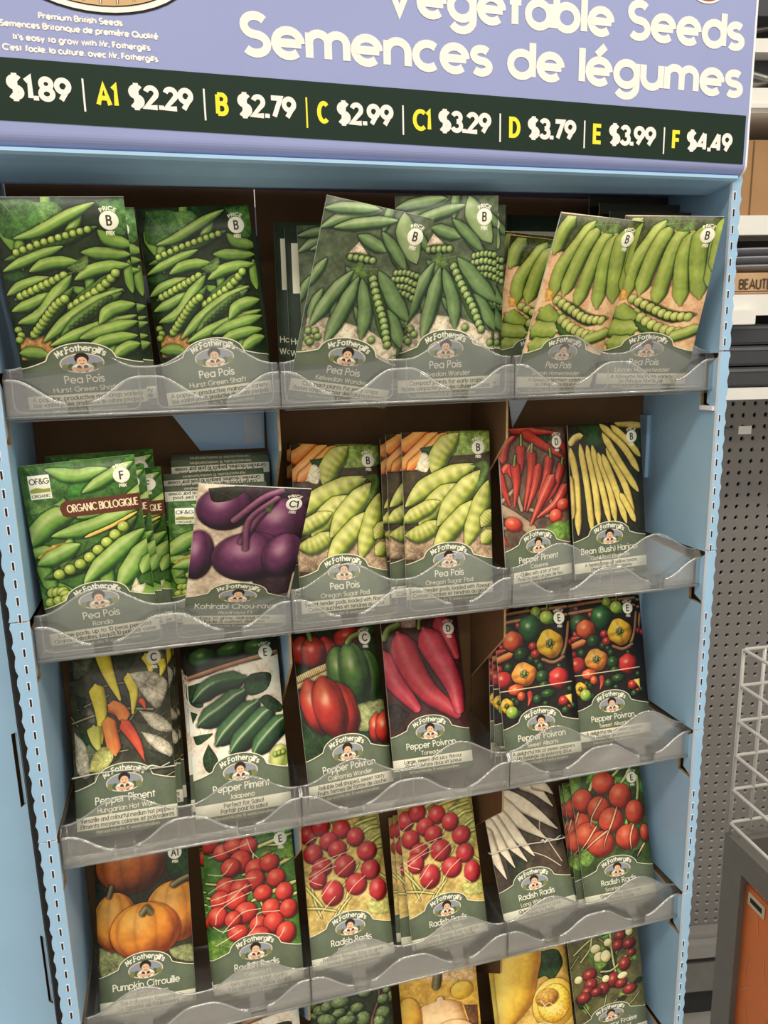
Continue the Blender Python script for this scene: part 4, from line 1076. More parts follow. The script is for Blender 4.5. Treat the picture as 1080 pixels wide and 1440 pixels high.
PR = [('A', -.2850, -.2740, '$1.89', -.2690, -.2296), ('A1', -.2150, -.2005, '$2.29', -.1940, -.1517), ('B', -.1370, -.1282, '$2.79', -.1220, -.0809), ('C', -.0661, -.0575, '$2.99', -.0516, -.0094), ('C1', .0053, .0198, '$3.29', .0253, .0676), ('D', .0822, .0917, '$3.79', .0977, .1390), ('E', .1535, .1621, '$3.99', .1678, .2104), ('F', .2252, .2335, '$4.49', .2389, .2827)]
for i, (a, x0, x1, b, x2, x3) in enumerate(PR):
    z = lambda x: .1715 - .0107 * (x + .2145) / .4973
    words_of(a, x0, x1, z(x0), .0150, .00145, 'price_letter', M_YEL, y=-.0091); words_of(b, x2, x3, z(x2) + .0004, .0153, .00165, 'price_figures', M_CREAM, y=-.0091, track=.22)
    if i < 7:
        xb = (x3 + PR[i + 1][1]) / 2; q = MB(); q.face([(xb + dx, -.0091, z(xb) + dz) for dx, dz in ((-.0006, -.0035), (.0006, -.0035), (.0006, .0165), (-.0006, .0165))]); sp(q, 'price_divider', [M_YEL if i == 2 else M_CREAM], header)
def disc(mb, cx, cz, rx, rz, y, m=0, n=40): mb.face([(cx + rx * math.cos(6.2832 * i / n), y, cz + rz * math.sin(6.2832 * i / n)) for i in range(n)], m)
m = MB(); ox, oz = -.2065, .2585; disc(m, ox, oz, .060, .0312, -.0088, 0); disc(m, ox, oz, .0585, .0298, -.009, 1); disc(m, ox, oz, .0535, .0265, -.0092, 0); disc(m, ox, oz, .0528, .0259, -.0094, 2)
for i in range(-4, 5): m.box((ox + i * .0105 - .0008, -.0096, oz - .0247 + abs(i) ** 2 * .0007), (ox + i * .0105 + .0008, -.0095, oz - .004), 0); m.box((ox + i * .0105 - .0004, -.0097, oz - .0247 + abs(i) ** 2 * .0007), (ox + i * .0105 + .0004, -.0096, oz - .004), 1)
disc(m, ox + .004, oz - .012, .016, .0095, -.0098, 0); disc(m, ox + .004, oz - .012, .0148, .0085, -.00985, 3); disc(m, ox + .033, oz - .012, .012, .006, -.0098, 4, 9); disc(m, ox + .028, oz - .014, .006, .004, -.0099, 4, 7)
sp(m, 'oval_emblem', [M_DARK, M_CREAM, mat('tan_print', (214, 172, 120), .5), mat('peach_print', (226, 178, 150), .5), mat('red_print', (176, 64, 60), .5)], header)
m = MB(); disc(m, .2505, .2822, .0165, .0115, -.0089, 0); disc(m, .2505, .2822, .0145, .0098, -.0091, 1); sp(m, 'round_badge', [M_CREAM, mat('red_badge', (184, 60, 44), .5)], header)

# ================================================================ clear plastic trays: three per tier
def wave_top(x):
    c = .05 if x > 0 else -.05; t = min(1, abs(x - c) / .045); return .034 + .0185 * .5 * (1 + math.cos(math.pi * t))
def wave_lip(x):
    t = min(abs(abs(x) - .05), .05)
    return .0005 if t < .0075 else .0095 + .0175 * .5 * (1 - math.cos(math.pi * min(1, (t - .0075) / .036)))
def sheet(mb, xs, fz, y0, th, z0=0):
    for a, b in zip(xs[:-1], xs[1:]):
        for y, s in ((y0, 1), (y0 + th, -1)):
            q = [(a, y, z0), (b, y, z0), (b, y, fz(b)), (a, y, fz(a))]; mb.face(q if s > 0 else q[::-1])
        mb.face([(a, y0, fz(a)), (b, y0, fz(b)), (b, y0 + th, fz(b)), (a, y0 + th, fz(a))])
XS = [-.098 + .196 * i / 48 for i in range(49)]
def make_tray():
    t = empty('seed_tray')
    m = MB(); sheet(m, XS, wave_top, .015, .0012); m.build('front_panel', [M_CLEAR], t)
    m = MB(); m.tube([(x, .0155, wave_top(x)) for x in XS], .0009, 6); m.build('front_rim', [M_BEAD], t)
    m = MB()
    for lo, hi in ((-.098, -.0575), (-.0425, .0425), (.0575, .098)):
        xs = [lo + (hi - lo) * i / 20 for i in range(21)]; sheet(m, xs, wave_lip, .0085, .0012)
    for c in (-.0575, -.0425, .0425, .0575): m.box((c - .0006, .0085, 0), (c + .0006, .0155, .0095))
    m.build('front_lip', [M_CLEAR], t)
    m = MB()
    for lo, hi in ((-.098, -.0575), (-.0425, .0425), (.0575, .098)):
        m.tube([(lo + (hi - lo) * i / 20, .009, wave_lip(lo + (hi - lo) * i / 20)) for i in range(21)], .0011, 6)
    m.tube([(-.0985, .0085, .0006), (.0985, .0085, .0006)], .0009, 6)
    m.build('lip_bead', [M_BEAD], t)
    m = MB(); m.box((-.0985, .0085, -.0012), (.0985, .112, 0)); m.box((-.0955, .012, -.0030), (.0955, .108, -.0022)); m.build('tray_floor', [M_FLOORP], t)
    for x in (-.0985, .0973):
        m = MB(); m.prism([[(.0087, .0002), (.11, .0002), (.11, .03), (.03, .03), (.0165, .034), (.0087, .027)]], lambda a, b, k, x=x: (x + k, a, b), .0012); m.build('end_wall', [M_CLEAR], t, fix=True)
    for c in (-.05, .05):
        P = [(c - .044, .0168, .034), (c - .044, .0168, .010)] + [(c - .038 - .006 * math.cos(a), .0168, .009 - .006 * math.sin(a)) for a in (.4, .8, 1.2)] + [(c - .036, .0168, .003), (c + .036, .0168, .003)] + [(c + .038 + .006 * math.cos(a), .0168, .009 - .006 * math.sin(a)) for a in (1.2, .8, .4)] + [(c + .044, .0168, .010), (c + .044, .0168, .034)]
        m = MB(); m.tube(P, .0006, 5); m.build('pocket_bead', [M_BEAD], t)
    return t
def copy_tree(o, parent=None):
    c = o.copy(); COL.objects.link(c)
    if parent is not None: c.parent = parent
    for ch in list(o.children): copy_tree(ch, c)
    return c
tray0 = make_tray(); first = True
SIDE = ('left', 'middle', 'right'); HOLD = [['two packets of heaped pea pods', 'two packets of fanned pea pods', 'two packets of hanging pea pods'], ['the organic pea and kohlrabi packets', 'the two flat sugar pea packets', 'the red chilli and yellow bean packets'], ['the yellow hot pepper and jalapeno packets', 'the bell pepper and long red pepper packets', 'the two mixed pepper packets'], ['the pumpkin and bright red radish packets', 'the two crimson radish packets', 'the white radish and scarlet radish packets']]
for k, z in enumerate(BOT):
    for i in range(3):
        t = tray0 if first else copy_tree(tray0); first = False
        t.location = (-.1985 + .1975 * i, 0, z); tag(t, 'clear wavy-fronted plastic tray holding ' + HOLD[k][i], 'tray', 'clear plastic trays on the stand')

# ================================================================ the seed packets
IMG = {}
def to_image(name, A, gain=1.14):
    a = np.clip(A.a * gain, 0, 1); g = a.mean(2, keepdims=True); a = np.clip((g + (a - g) * .76) * np.array([1.05, .98, .88]), 0, 1); a = np.clip(a + .35 * (a - .42) * (1 - np.abs(2 * a - .9)) * .6, 0, 1)
    im = bpy.data.images.new(name, A.w, A.h); buf = np.ones((A.h, A.w, 4), 'f4'); buf[..., :3] = a[::-1]; im.pixels.foreach_set(buf.ravel()); im.update(); im.pack(); return im
DES = {}; _c = None
for ln in DESIGNS.strip().split('\n'):
    if ln.startswith('D '): _c = ln[2:].strip(); DES[_c] = []
    elif ln != 'END': DES[_c].append(ln)
def print_mat(name, A, rough=.36):
    m = bpy.data.materials.new('print_' + name); m.use_nodes = True; N = m.node_tree.nodes; L = m.node_tree.links; b = N['Principled BSDF']
    t = N.new('ShaderNodeTexImage'); t.image = to_image('print_' + name, A); t.extension = 'EXTEND'; L.new(t.outputs[0], b.inputs['Base Color']); b.inputs['Roughness'].default_value = rough; b.inputs['Specular IOR Level'].default_value = .4
    tc = N.new('ShaderNodeTexCoord'); nz = N.new('ShaderNodeTexNoise'); nz.inputs['Scale'].default_value = 18; nz.inputs['Detail'].default_value = 1; bp = N.new('ShaderNodeBump'); bp.inputs['Strength'].default_value = .12; bp.inputs['Distance'].default_value = .004
    L.new(tc.outputs['Object'], nz.inputs['Vector']); L.new(nz.outputs['Fac'], bp.inputs['Height']); L.new(bp.outputs[0], b.inputs['Normal']); return m
PM = {}
for n in DES:
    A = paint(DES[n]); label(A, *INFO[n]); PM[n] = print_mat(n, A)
A = Art((44, 62, 52)); A.a *= (.9 + .2 * N1[..., None]); A.poly([(20, 60), (340, 60), (340, 250), (20, 250)], (226, 222, 208))
for i in range(30): A.poly([(60 + i * 8, 90), (62 + i * 8 + (i * 7 % 4), 90), (62 + i * 8 + (i * 7 % 4), 200), (60 + i * 8, 200)], (30, 34, 32))
for i, t in enumerate(('Growing guide', 'Guide de culture', 'Sow 5cm deep', 'Harvest/r\u00e9colte 10 weeks', 'Water well in dry weather', 'Semer en place')): A.text(t, 180, 310 + i * 46, 22, (206, 210, 196), 1.5)
PM['back'] = print_mat('back', A)
A = Art((40, 44, 44)); A.a *= (.7 + .6 * N1[..., None]); A.poly([(0, 0), (CW, 0), (CW, 26), (0, 40)], (70, 78, 74)); PM['wrap'] = print_mat('wrap', A, .18)
M_PBACK = mat('packet_back', (46, 62, 54), .4, noise=.05); M_PEDGE = mat('packet_edge', (208, 206, 196), .6, noise=.05)
PW, PH, PT = .084, .157, .0012
def packet_mesh(name):
    nx, nz = 6, 8; v = []; f = []; mi = []; uv = []
    for j in range(nz + 1):
        for i in range(nx + 1):
            a, b = i / nx, j / nz; v.append(((a - .5) * PW, -PT / 2 - .0011 * math.sin(math.pi * a) * math.sin(math.pi * b), b * PH)); uv.append((a, b))
    k = len(v); v += [(-PW / 2, PT / 2, 0), (PW / 2, PT / 2, 0), (PW / 2, PT / 2, PH), (-PW / 2, PT / 2, PH)]; uv += [(0, 0)] * 4
    for j in range(nz):
        for i in range(nx): a = j * (nx + 1) + i; f.append((a, a + 1, a + nx + 2, a + nx + 1)); mi.append(0)
    f.append((k + 1, k, k + 3, k + 2)); mi.append(1); c = [0, nx, nz * (nx + 1) + nx, nz * (nx + 1)]
    f.append(tuple(range(nx, -1, -1)) + (k, k + 1)); f.append(tuple(nz * (nx + 1) + i for i in range(nx + 1)) + (k + 2, k + 3)); f.append(tuple(j * (nx + 1) for j in range(nz + 1)) + (k + 3, k)); f.append(tuple(j * (nx + 1) + nx for j in range(nz, -1, -1)) + (k + 1, k + 2)); mi += [2] * 4
    me = bpy.data.meshes.new(name); me.from_pydata(v, [], f); me.polygons.foreach_set('material_index', mi); u = me.uv_layers.new(name='uv')
    for l in me.loops: u.data[l.index].uv = uv[l.vertex_index]
    for p in me.polygons: p.use_smooth = p.material_index == 0
    return me
PMESH = {}
def packet(des, X, Y, Z, al, ga, ya, hs, label_, group=None):
    flip = des == 'flip'; d = 'rondo' if flip else 'bellpepper' if des == 'pepcopy' else des
    if d not in PMESH:
        PMESH[d] = packet_mesh('seed_packet_' + d); [PMESH[d].materials.append(q) for q in (PM[d], M_PBACK, M_PEDGE)]
    o = bpy.data.objects.new('seed_packet', PMESH[d]); COL.objects.link(o)
    u = Vector((1, 0, 0)); v = Vector((0, math.sin(al), math.cos(al))); R = Matrix.Rotation(ya, 3, 'Z'); u = R @ u; v = R @ v
    uu = u * math.cos(ga) + v * math.sin(ga); vv = -u * math.sin(ga) + v * math.cos(ga); org = Vector((X, Y, Z))
    if flip: org = org + vv * PH * hs; uu, vv = -uu, -vv
    n = vv.cross(uu); M = Matrix((uu, n, vv)).transposed().to_4x4(); M.translation = org; o.matrix_world = M @ Matrix.Diagonal((1, 1, hs, 1))
    tag(o, label_, 'seed packet', group or 'seed packets in the trays'); return o
PACKETS = [
    ('hurst', -0.2415, 0.0276, -0.0330, -0.301, 0.037, 0.055, 0.973, 'front packet of heaped pea pods at the far left of the top row'),
    ('hurst', -0.1429, 0.0400, -0.0330, -0.037, 0.090, 0.119, 0.962, 'front packet of heaped pea pods, second from the left in the top row'),
    ('kelvedon', -0.0514, 0.0280, -0.0330, -0.346, -0.169, 0.040, 0.985, 'tilted packet of fanned pea pods leaning out in the middle of the top row'),
    ('kelvedon', 0.0430, 0.0277, -0.0326, -0.129, 0.025, -0.044, 1.014, 'upright front packet of fanned pea pods, the highest packet of the top row'),
    ('lincoln', 0.1441, 0.0344, -0.0330, -0.373, -0.042, 0.175, 0.964, 'leaning packet of hanging pea pods, second from the right in the top row'),
    ('lincoln', 0.2333, 0.0340, -0.0330, -0.336, -0.026, -0.194, 0.968, 'front packet of hanging pea pods beside the right blue wall in the top row'),
    ('rondo', -0.2470, 0.0282, -0.2190, -0.010, 0.057, -0.030, 0.961, 'front pea packet with brown organic banner at the left of the second row'),
    ('kohlrabi', -0.1470, 0.0291, -0.2176, -0.425, -0.139, 0.014, 0.915, 'kohlrabi packet with purple globes marked C1 in the second row'),
    ('oregon', -0.0483, 0.0301, -0.2190, 0.270, -0.075, 0.210, 0.970, 'left front packet of flat sugar peas beside the kohlrabi packet'),
    ('oregon', 0.0467, 0.0283, -0.2165, 0.130, -0.029, 0.050, 0.983, 'right front packet of flat sugar peas beside the red chilli packet'),
    ('chilli', 0.1435, 0.0440, -0.2147, 0.147, -0.033, 0.300, 0.955, 'packet of slender red chillies with green stems marked D'),
    ('bean', 0.2266, 0.0555, -0.2166, 0.142, 0.002, 0.076, 0.963, 'packet of yellow bush beans at the right end of the second row'),
    ('hungarian', -0.2468, 0.0344, -0.3934, 0.403, 0.029, -0.073, 1.030, 'banded front packet of yellow and orange hot peppers at the left of the third row'),
    ('jalapeno', -0.1480, 0.0273, -0.3960, 0.406, -0.017, 0.033, 1.012, 'front packet of shiny dark green jalapenos on white marked E'),
    ('bellpepper', -0.0489, 0.0283, -0.3940, 0.394, -0.070, 0.208, 1.010, 'front packet of large red and green bell peppers marked C'),
    ('toreador', 0.0329, 0.0375, -0.3889, 0.403, -0.099, 0.160, 0.956, 'packet of long crimson peppers marked D in the third row'),
    ('allsorts', 0.1444, 0.0282, -0.3938, 0.298, -0.041, 0.068, 0.990, 'left front packet of mixed coloured peppers in a basket'),
    ('allsorts', 0.2282, 0.0372, -0.3902, 0.310, -0.063, 0.104, 0.954, 'right front packet of mixed coloured peppers, beside the blue wall'),
    ('pumpkin', -0.2451, 0.0285, -0.5766, 0.378, 0.028, -0.116, 0.963, 'packet of four orange pumpkins at the left of the fourth row'),
    ('celesta', -0.1452, 0.0256, -0.5790, 0.340, 0.018, -0.061, 0.959, 'front packet of bright red radishes with green stalks marked E'),
    ('cherry', -0.0534, 0.0292, -0.5785, 0.523, -0.104, 0.150, 0.900, 'left packet of crimson round radishes on straw'),
    ('cherry', 0.0463, 0.0285, -0.5790, 0.400, -0.064, 0.131, 0.903, 'right front packet of crimson round radishes on straw'),
    ('icicle', 0.1465, 0.0304, -0.5734, 0.481, 0.003, 0.054, 0.900, 'banded packet of long white radishes'),
    ('scarlet', 0.2395, 0.0292, -0.5764, 0.343, -0.002, -0.015, 0.900, 'front packet of scarlet globe radishes beside the right blue wall'),
    ('spinach', -0.0538, 0.0282, -0.7630, 0.203, 0.018, -0.076, 0.929, 'packet of dark crinkled spinach leaves cut by the bottom of the frame'),
    ('butternut', 0.0414, 0.0274, -0.7630, 0.222, 0.024, -0.062, 0.935, 'packet of a pale butternut squash in the bottom row'),
    ('squash', 0.1487, 0.0275, -0.7630, 0.239, 0.038, -0.069, 0.941, 'front packet of a yellow spaghetti squash in the bottom row'),
    ('strawberry', 0.2395, 0.0314, -0.7566, 0.107, 0.093, -0.032, 0.900, 'front packet of tiny red and white strawberries'),
    ('kelvedon', -0.0329, 0.0440, -0.0310, -0.070, 0.017, 0.000, 0.875, 'fanned pea packet peeping out just left behind the tilted one'),
    ('back', -0.0429, 0.0540, -0.0310, -0.035, 0.000, 0.000, 0.875, 'reversed dark green packet, nearer of two left of the tilted pea packet'),
    ('back', -0.0512, 0.0620, -0.0310, -0.017, -0.009, 0.000, 0.906, 'reversed dark green packet, farther of two left of the tilted pea packet'),
    ('kelvedon', 0.0534, 0.0360, -0.0310, -0.105, 0.017, 0.000, 0.976, 'fanned pea packet showing only its right edge behind the highest packet'),
    ('lincoln', 0.1337, 0.0500, -0.0290, -0.140, -0.087, 0.000, 0.815, 'hanging pea packet just behind and left of the leaning one'),
    ('lincoln', 0.1296, 0.0600, -0.0290, -0.105, -0.087, 0.000, 0.845, 'hanging pea packet farthest left, second behind the leaning one'),
    ('back', 0.1644, 0.0850, -0.0310, 0.000, 0.000, 0.000, 0.996, 'grey reversed packet with a barcode behind the hanging pea packets'),
    ('wrap', 0.2500, 0.0580, -0.0310, -0.035, 0.000, 0.000, 0.995, 'dark plastic-backed packet lowest of three at the top right corner'),
    ('wrap', 0.2490, 0.0720, -0.0255, -0.017, 0.000, 0.000, 1.020, 'dark plastic-backed packet middle of three at the top right corner'),
    ('wrap', 0.2480, 0.0860, -0.0164, 0.000, 0.000, 0.000, 1.020, 'dark plastic-backed packet topmost of three at the top right corner'),
    ('hurst', -0.2341, 0.0380, -0.0310, -0.227, 0.035, 0.000, 0.920, 'pea packet edge showing behind the front one at the far left of the top row'),
    ('back', -0.1433, 0.0540, -0.0321, -0.035, 0.052, 0.000, 0.860, 'reversed packet edge directly behind the second heaped pea packet'),
    ('back', -0.1409, 0.0640, -0.0325, -0.017, 0.044, 0.000, 0.840, 'reversed packet edge farther behind the second heaped pea packet'),
    ('rondo', -0.2422, 0.0360, -0.2170, 0.017, 0.052, 0.000, 0.890, 'organic pea packet directly behind the front organic one'),
    ('rondo', -0.2349, 0.0440, -0.2170, 0.035, 0.017, 0.000, 0.869, 'organic pea packet with its F badge showing right of the front two'),
    ('rondo', -0.2405, 0.0600, -0.2170, 0.070, 0.017, 0.000, 0.949, 'organic pea packet standing highest at the back of its stack'),
    ('flip', -0.1473, 0.0880, -0.2170, 0.070, -0.017, 0.000, 0.886, 'upside down organic pea packet rearmost behind the kohlrabi packet'),
    ('flip', -0.1454, 0.0780, -0.2170, 0.052, 0.000, 0.000, 0.869, 'upside down organic pea packet second from the rear behind the kohlrabi packet'),
    ('flip', -0.1511, 0.0660, -0.2180, 0.035, 0.009, 0.000, 0.818, 'upside down organic pea packet third from the rear behind the kohlrabi packet'),
    ('flip', -0.1539, 0.0560, -0.2180, 0.000, -0.017, 0.000, 0.762, 'upside down organic pea packet nearest behind the kohlrabi packet'),
    ('rondo', -0.1535, 0.0450, -0.2180, -0.070, -0.035, 0.000, 0.700, 'organic pea packet peeping out left of the kohlrabi packet'),
    ('oregon', -0.0540, 0.0590, -0.2170, 0.175, -0.062, 0.000, 0.929, 'flat sugar pea packet behind the left front one'),
    ('oregon', 0.0367, 0.0400, -0.2170, 0.122, -0.017, 0.000, 0.972, 'flat sugar pea packet showing its carrots left of the right front one'),
    ('oregon', 0.0341, 0.0500, -0.2170, 0.122, -0.017, 0.000, 0.942, 'flat sugar pea packet rearmost behind the right front one'),
    ('jalapeno', -0.1515, 0.0360, -0.3940, 0.401, -0.017, 0.000, 0.979, 'jalapeno packet directly behind the front jalapeno packet'),
    ('jalapeno', -0.1511, 0.0450, -0.3940, 0.401, 0.000, 0.000, 0.991, 'jalapeno packet rearmost of its stack'),
    ('hungarian', -0.2418, 0.0450, -0.3870, 0.384, 0.000, 0.000, 1.020, 'hot pepper packet second in the banded bundle'),
    ('hungarian', -0.2386, 0.0510, -0.3873, 0.360, 0.009, 0.000, 1.020, 'hot pepper packet rearmost in the banded bundle'),
    ('allsorts', 0.1375, 0.0370, -0.3940, 0.314, -0.095, 0.000, 0.944, 'mixed pepper packet directly behind the left front one'),
    ('allsorts', 0.1365, 0.0450, -0.3940, 0.314, -0.100, 0.000, 0.946, 'mixed pepper packet rearmost behind the left front one'),
    ('allsorts', 0.2331, 0.0460, -0.3940, 0.314, -0.052, 0.000, 0.948, 'mixed pepper packet behind the right front one'),
    ('cherry', 0.0387, 0.0370, -0.5830, 0.384, -0.052, 0.000, 0.830, 'crimson radish packet directly behind the right front one'),
    ('cherry', 0.0359, 0.0450, -0.5830, 0.384, -0.052, 0.000, 0.790, 'crimson radish packet rearmost behind the right front one'),
    ('scarlet', 0.2350, 0.0370, -0.5830, 0.332, 0.000, 0.000, 0.860, 'scarlet globe radish packet directly behind the front one'),
    ('scarlet', 0.2340, 0.0450, -0.5830, 0.332, 0.000, 0.000, 0.820, 'scarlet globe radish packet rearmost of its stack'),
    ('celesta', -0.1461, 0.0340, -0.5786, 0.332, 0.017, 0.000, 0.860, 'bright red radish packet behind the front one'),
    ('squash', 0.1470, 0.0360, -0.7660, 0.244, 0.035, 0.000, 0.860, 'spaghetti squash packet behind the front one'),
    ('strawberry', 0.2400, 0.0410, -0.7660, 0.140, 0.070, 0.000, 0.830, 'tiny strawberry packet behind the front one'),
    ('jalapeno', -0.1470, 0.0300, -0.7610, 0.209, 0.017, 0.000, 0.956, 'dark green packet cut by the bottom of the frame below the bright radishes'),
]
PO = [packet(*q) for q in PACKETS]
# rubber bands round two bundles
def band(host, v, depth, label_):
    z = v * PH; w2 = PW / 2 + .0012; P = []
    for i in range(41):
        a = i / 40; P.append((-w2 + 2 * w2 * a, -PT / 2 - .0024 - .0006 * math.sin(math.pi * a), z + .0015 * math.sin(a * 5)))
    P += [(w2 + .0004, depth * .4, z), (w2, depth, z - .001), (0, depth + .001, z - .001), (-w2, depth, z), (-w2 - .0004, depth * .4, z)]
    m = MB(); m.tube(P, .0006, 6, closed=True); M = host.matrix_world.copy(); M = M @ Matrix.Diagonal((1, 1, 1 / M.to_scale().z, 1))
    o = m.build('rubber_band', [mat('pale_rubber', (222, 216, 196), .5)]); o.matrix_world = M; tag(o, label_, 'rubber band', 'rubber bands round packet bundles')
    m = MB(); kx = PW * .22
    m.tube([(kx - .004, -.0036, z + .001), (kx - .002, -.0052, z + .0015), (kx, -.0042, z - .001), (kx + .002, -.0055, z + .001), (kx + .005, -.004, z + .0015), (kx + .012, -.0042, z - .001), (kx + .02, -.004, z + .002)], [.0009, .0013, .0014, .0013, .0009, .0007, .0005], 6)
    k = m.build('knot', [MATS['pale_rubber']], o)
band(PO[12], .315 * 1.03, .026, 'knotted pale rubber band round the yellow hot pepper packets')
band(PO[22], .52 * .9, .006, 'knotted pale rubber band round the long white radish packet')

# ================================================================ the neighbouring display at the left
nb = empty('cardboard_display', (-.47, .26, -1.70)); tag(nb, 'plain blue cardboard display panel beside the left wall of the seed stand', 'display stand')
slots = [[(-.3320, -.2955), (-.3275, -.2945), (-.3275, -.360), (-.3320, -.3635)], [(-.3310, -.489), (-.3275, -.492), (-.3275, -.562), (-.3310, -.558)], [(-.3320, -.11), (-.3275, -.11), (-.3275, -.17), (-.3320, -.17)]]
m = MB(); m.prism([[(-.62, -1.69), (-.3268, -1.69), (-.3268, .02), (-.62, .02)]] + slots, lambda a, b, k: (a + .47, .05 + k - .26, b + 1.70), .002, (0, 1, 1)); m.build('front_panel', [M_BLUE, M_BROWN], nb, fix=True)
m = MB(); m.box((-.3298 + .47, .0535 - .26, .01), (-.3268 + .47, .45 - .26, 1.72)); m.build('side_panel', [M_BLUE], nb)
m = MB(); m.box((-.62 + .47, .07 - .26, .01), (-.3235 + .47, .073 - .26, 1.71)); m.build('lining', [M_BROWN], nb)

# ================================================================ shop shelving behind, turned ten degrees
GO = Vector((1.051, .818, 0)); GA = math.radians(-10); GM = Matrix.Translation(GO) @ Matrix.Rotation(GA, 4, 'Z')
gond = empty('shop_shelving', (GO.x, GO.y, -1.70), GA); tag(gond, 'grey perforated-back shop shelving with pale shelf edges to the right', 'shelving')
M_PEG = mat('peg_grey', (128, 123, 118), .5, noise=.04, scale=8); M_WHITE = mat('shelf_white', (238, 234, 224), .45, noise=.03, scale=20); M_GREYM = mat('shelf_grey', (150, 146, 140), .5, noise=.04)
def gp(mb, name, mats, fix=False):
    o = mb.build(name, mats, gond, None, fix); o.location = (0, 0, 1.70); return o
m = MB(); px0, pz0, st = -.2, -1.44, .0255; nxp, nzp = 26, 52                                             # perforated panel: one octagonal hole per cell, with depth
for i in range(nxp):
    for j in range(nzp):
        cx, cz = px0 + (i + .5) * st, pz0 + (j + .5) * st; h = st / 2; r = .0056
        O8 = [(cx + r * math.cos(math.pi / 8 + math.pi / 4 * k), cz + r * math.sin(math.pi / 8 + math.pi / 4 * k)) for k in range(8)]
        C4 = [(cx + h, cz + h), (cx - h, cz + h), (cx - h, cz - h), (cx + h, cz - h)]
        for k in range(4): m.face([(x, 0, z) for x, z in (C4[k], O8[(2 * k + 1) % 8], O8[2 * k])]); m.face([(x, 0, z) for x, z in (C4[k], C4[(k + 1) % 4], O8[(2 * k + 2) % 8], O8[(2 * k + 1) % 8])])
        for k in range(8): a, b = O8[k], O8[(k + 1) % 8]; m.face([(a[0], 0, a[1]), (b[0], 0, b[1]), (b[0], .008, b[1]), (a[0], .008, a[1])], 1)
pg = gp(m, 'pegboard', [M_PEG, mat('lit_peg_rim', (206, 202, 196), .4)]); pg['kind'] = 'stuff'  # rims coloured paler for the light they catch from above
m = MB(); m.box((-.3, .02, -1.70), (.6, .024, .8)); gp(m, 'backing', [mat('peg_backing', (58, 54, 52), .8)])
m = MB(); m.box((-.3, -.03, -1.452), (.5, .0, -1.4405)); m.box((-.3, -.05, -1.492), (.5, -.002, -1.453)); gp(m, 'base_rail', [M_GREYM])
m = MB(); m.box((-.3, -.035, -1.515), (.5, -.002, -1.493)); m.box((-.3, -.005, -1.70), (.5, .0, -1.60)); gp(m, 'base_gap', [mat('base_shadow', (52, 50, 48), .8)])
m = MB(); m.box((-.3, -.04, -1.60), (.5, -.002, -1.516)); gp(m, 'kick_panel', [mat('kick_grey', (120, 116, 110), .5)])
for z0, z1, y0, nm in ((-.098, -.077, -.25, 'shelf'), (.052, .0885, -.25, 'shelf'), (.190, .222, -.25, 'shelf'), (.395, .402, -.25, 'shelf')):
    m = MB(); m.box((-.3, y0, z0), (.5, y0 + .012, z1)); m.box((-.3, y0 + .012, z1 - .012), (.5, -.002, z1 - .002)); gp(m, nm, [M_WHITE])
def gthing(name, lo, hi, m, label_, cat, bev=.003, group=None):
    o = rbox(name, lo, hi, m, None, bev); o.matrix_world = GM @ Matrix.Translation(o.location); tag(o, label_, cat, group); return o
def gpart(o, name, mb, mats): q = mb.build(name, mats, o); q.matrix_parent_inverse = Matrix(); return q
bx = gthing('cardboard_box', (-.285, -.22, .2225), (.16, -.02, .352), mat('kraft_box', (168, 128, 84), .8, noise=.05, scale=20), 'tall brown cardboard box on the upper shelf beside the header', 'box', .002)
m = MB(); m.box((-.1195, -.1012, .002), (-.1175, -.0998, .128)); gpart(bx, 'flap_seam', m, [mat('kraft_seam', (110, 78, 48), .8)])  # darker brown strip along the flap seam
M_PLATE = mat('grey_plate', (172, 172, 176), .35, noise=.04)
for i, nm in enumerate(('lowest', 'middle', 'topmost')):
    z = .128 + i * .0145; m = MB(); cx, cy = -.12, -.14
    for k in range(24):
        a, b = 6.2832 * k / 24, 6.2832 * (k + 1) / 24; pr = [(.055, 0), (.075, .002), (.105, .0105), (.106, .013), (.1, .013), (.07, .005), (0, .004)]
        q = lambda r, zz, t: (r * math.copysign(abs(math.cos(t)) ** .5, math.cos(t)), r * .9 * math.copysign(abs(math.sin(t)) ** .5, math.sin(t)), zz)
        for (r0, z0), (r1, z1) in zip(pr[:-1], pr[1:]): m.face([q(r0, z0, a), q(r0, z0, b), q(r1, z1, b), q(r1, z1, a)], 0, True)
        m.face([q(.055, 0, b), q(.055, 0, a), (0, 0, 0)])
    o = m.build('square_plate', [M_PLATE]); o.matrix_world = GM @ Matrix.Translation((cx, cy, z)); tag(o, 'grey square dish, %s of three stacked on the wooden box' % nm, 'dish', 'grey dishes on the shelf')
wb = gthing('wooden_box', (-.25, -.235, .089), (.05, -.03, .127), mat('pale_wood', (196, 160, 116), .6, noise=.14, scale=18), 'pale wooden box with dark stencilled letters under the grey dishes', 'box', .002)
m = MB(); gl, wd = layout('BEAUTE LI')
for _, pl in gl:
    for q in pl: ribbon(m, [(-.098 + a * .0135, .010 + b * .016) for a, b in q], .0016, -.1032, lambda v, yy: (v.x, yy, v.y))
m.box((-.15, -.1034, .005), (.15, -.103, .0065)); gpart(wb, 'stencil_lettering', m, [mat('stencil_brown', (84, 58, 38), .7)])
pt = gthing('price_ticket', (-.235, -.262, .036), (-.178, -.2505, .062), M_WHITE, 'small blank white price ticket hanging under the shelf edge', 'ticket', .001)
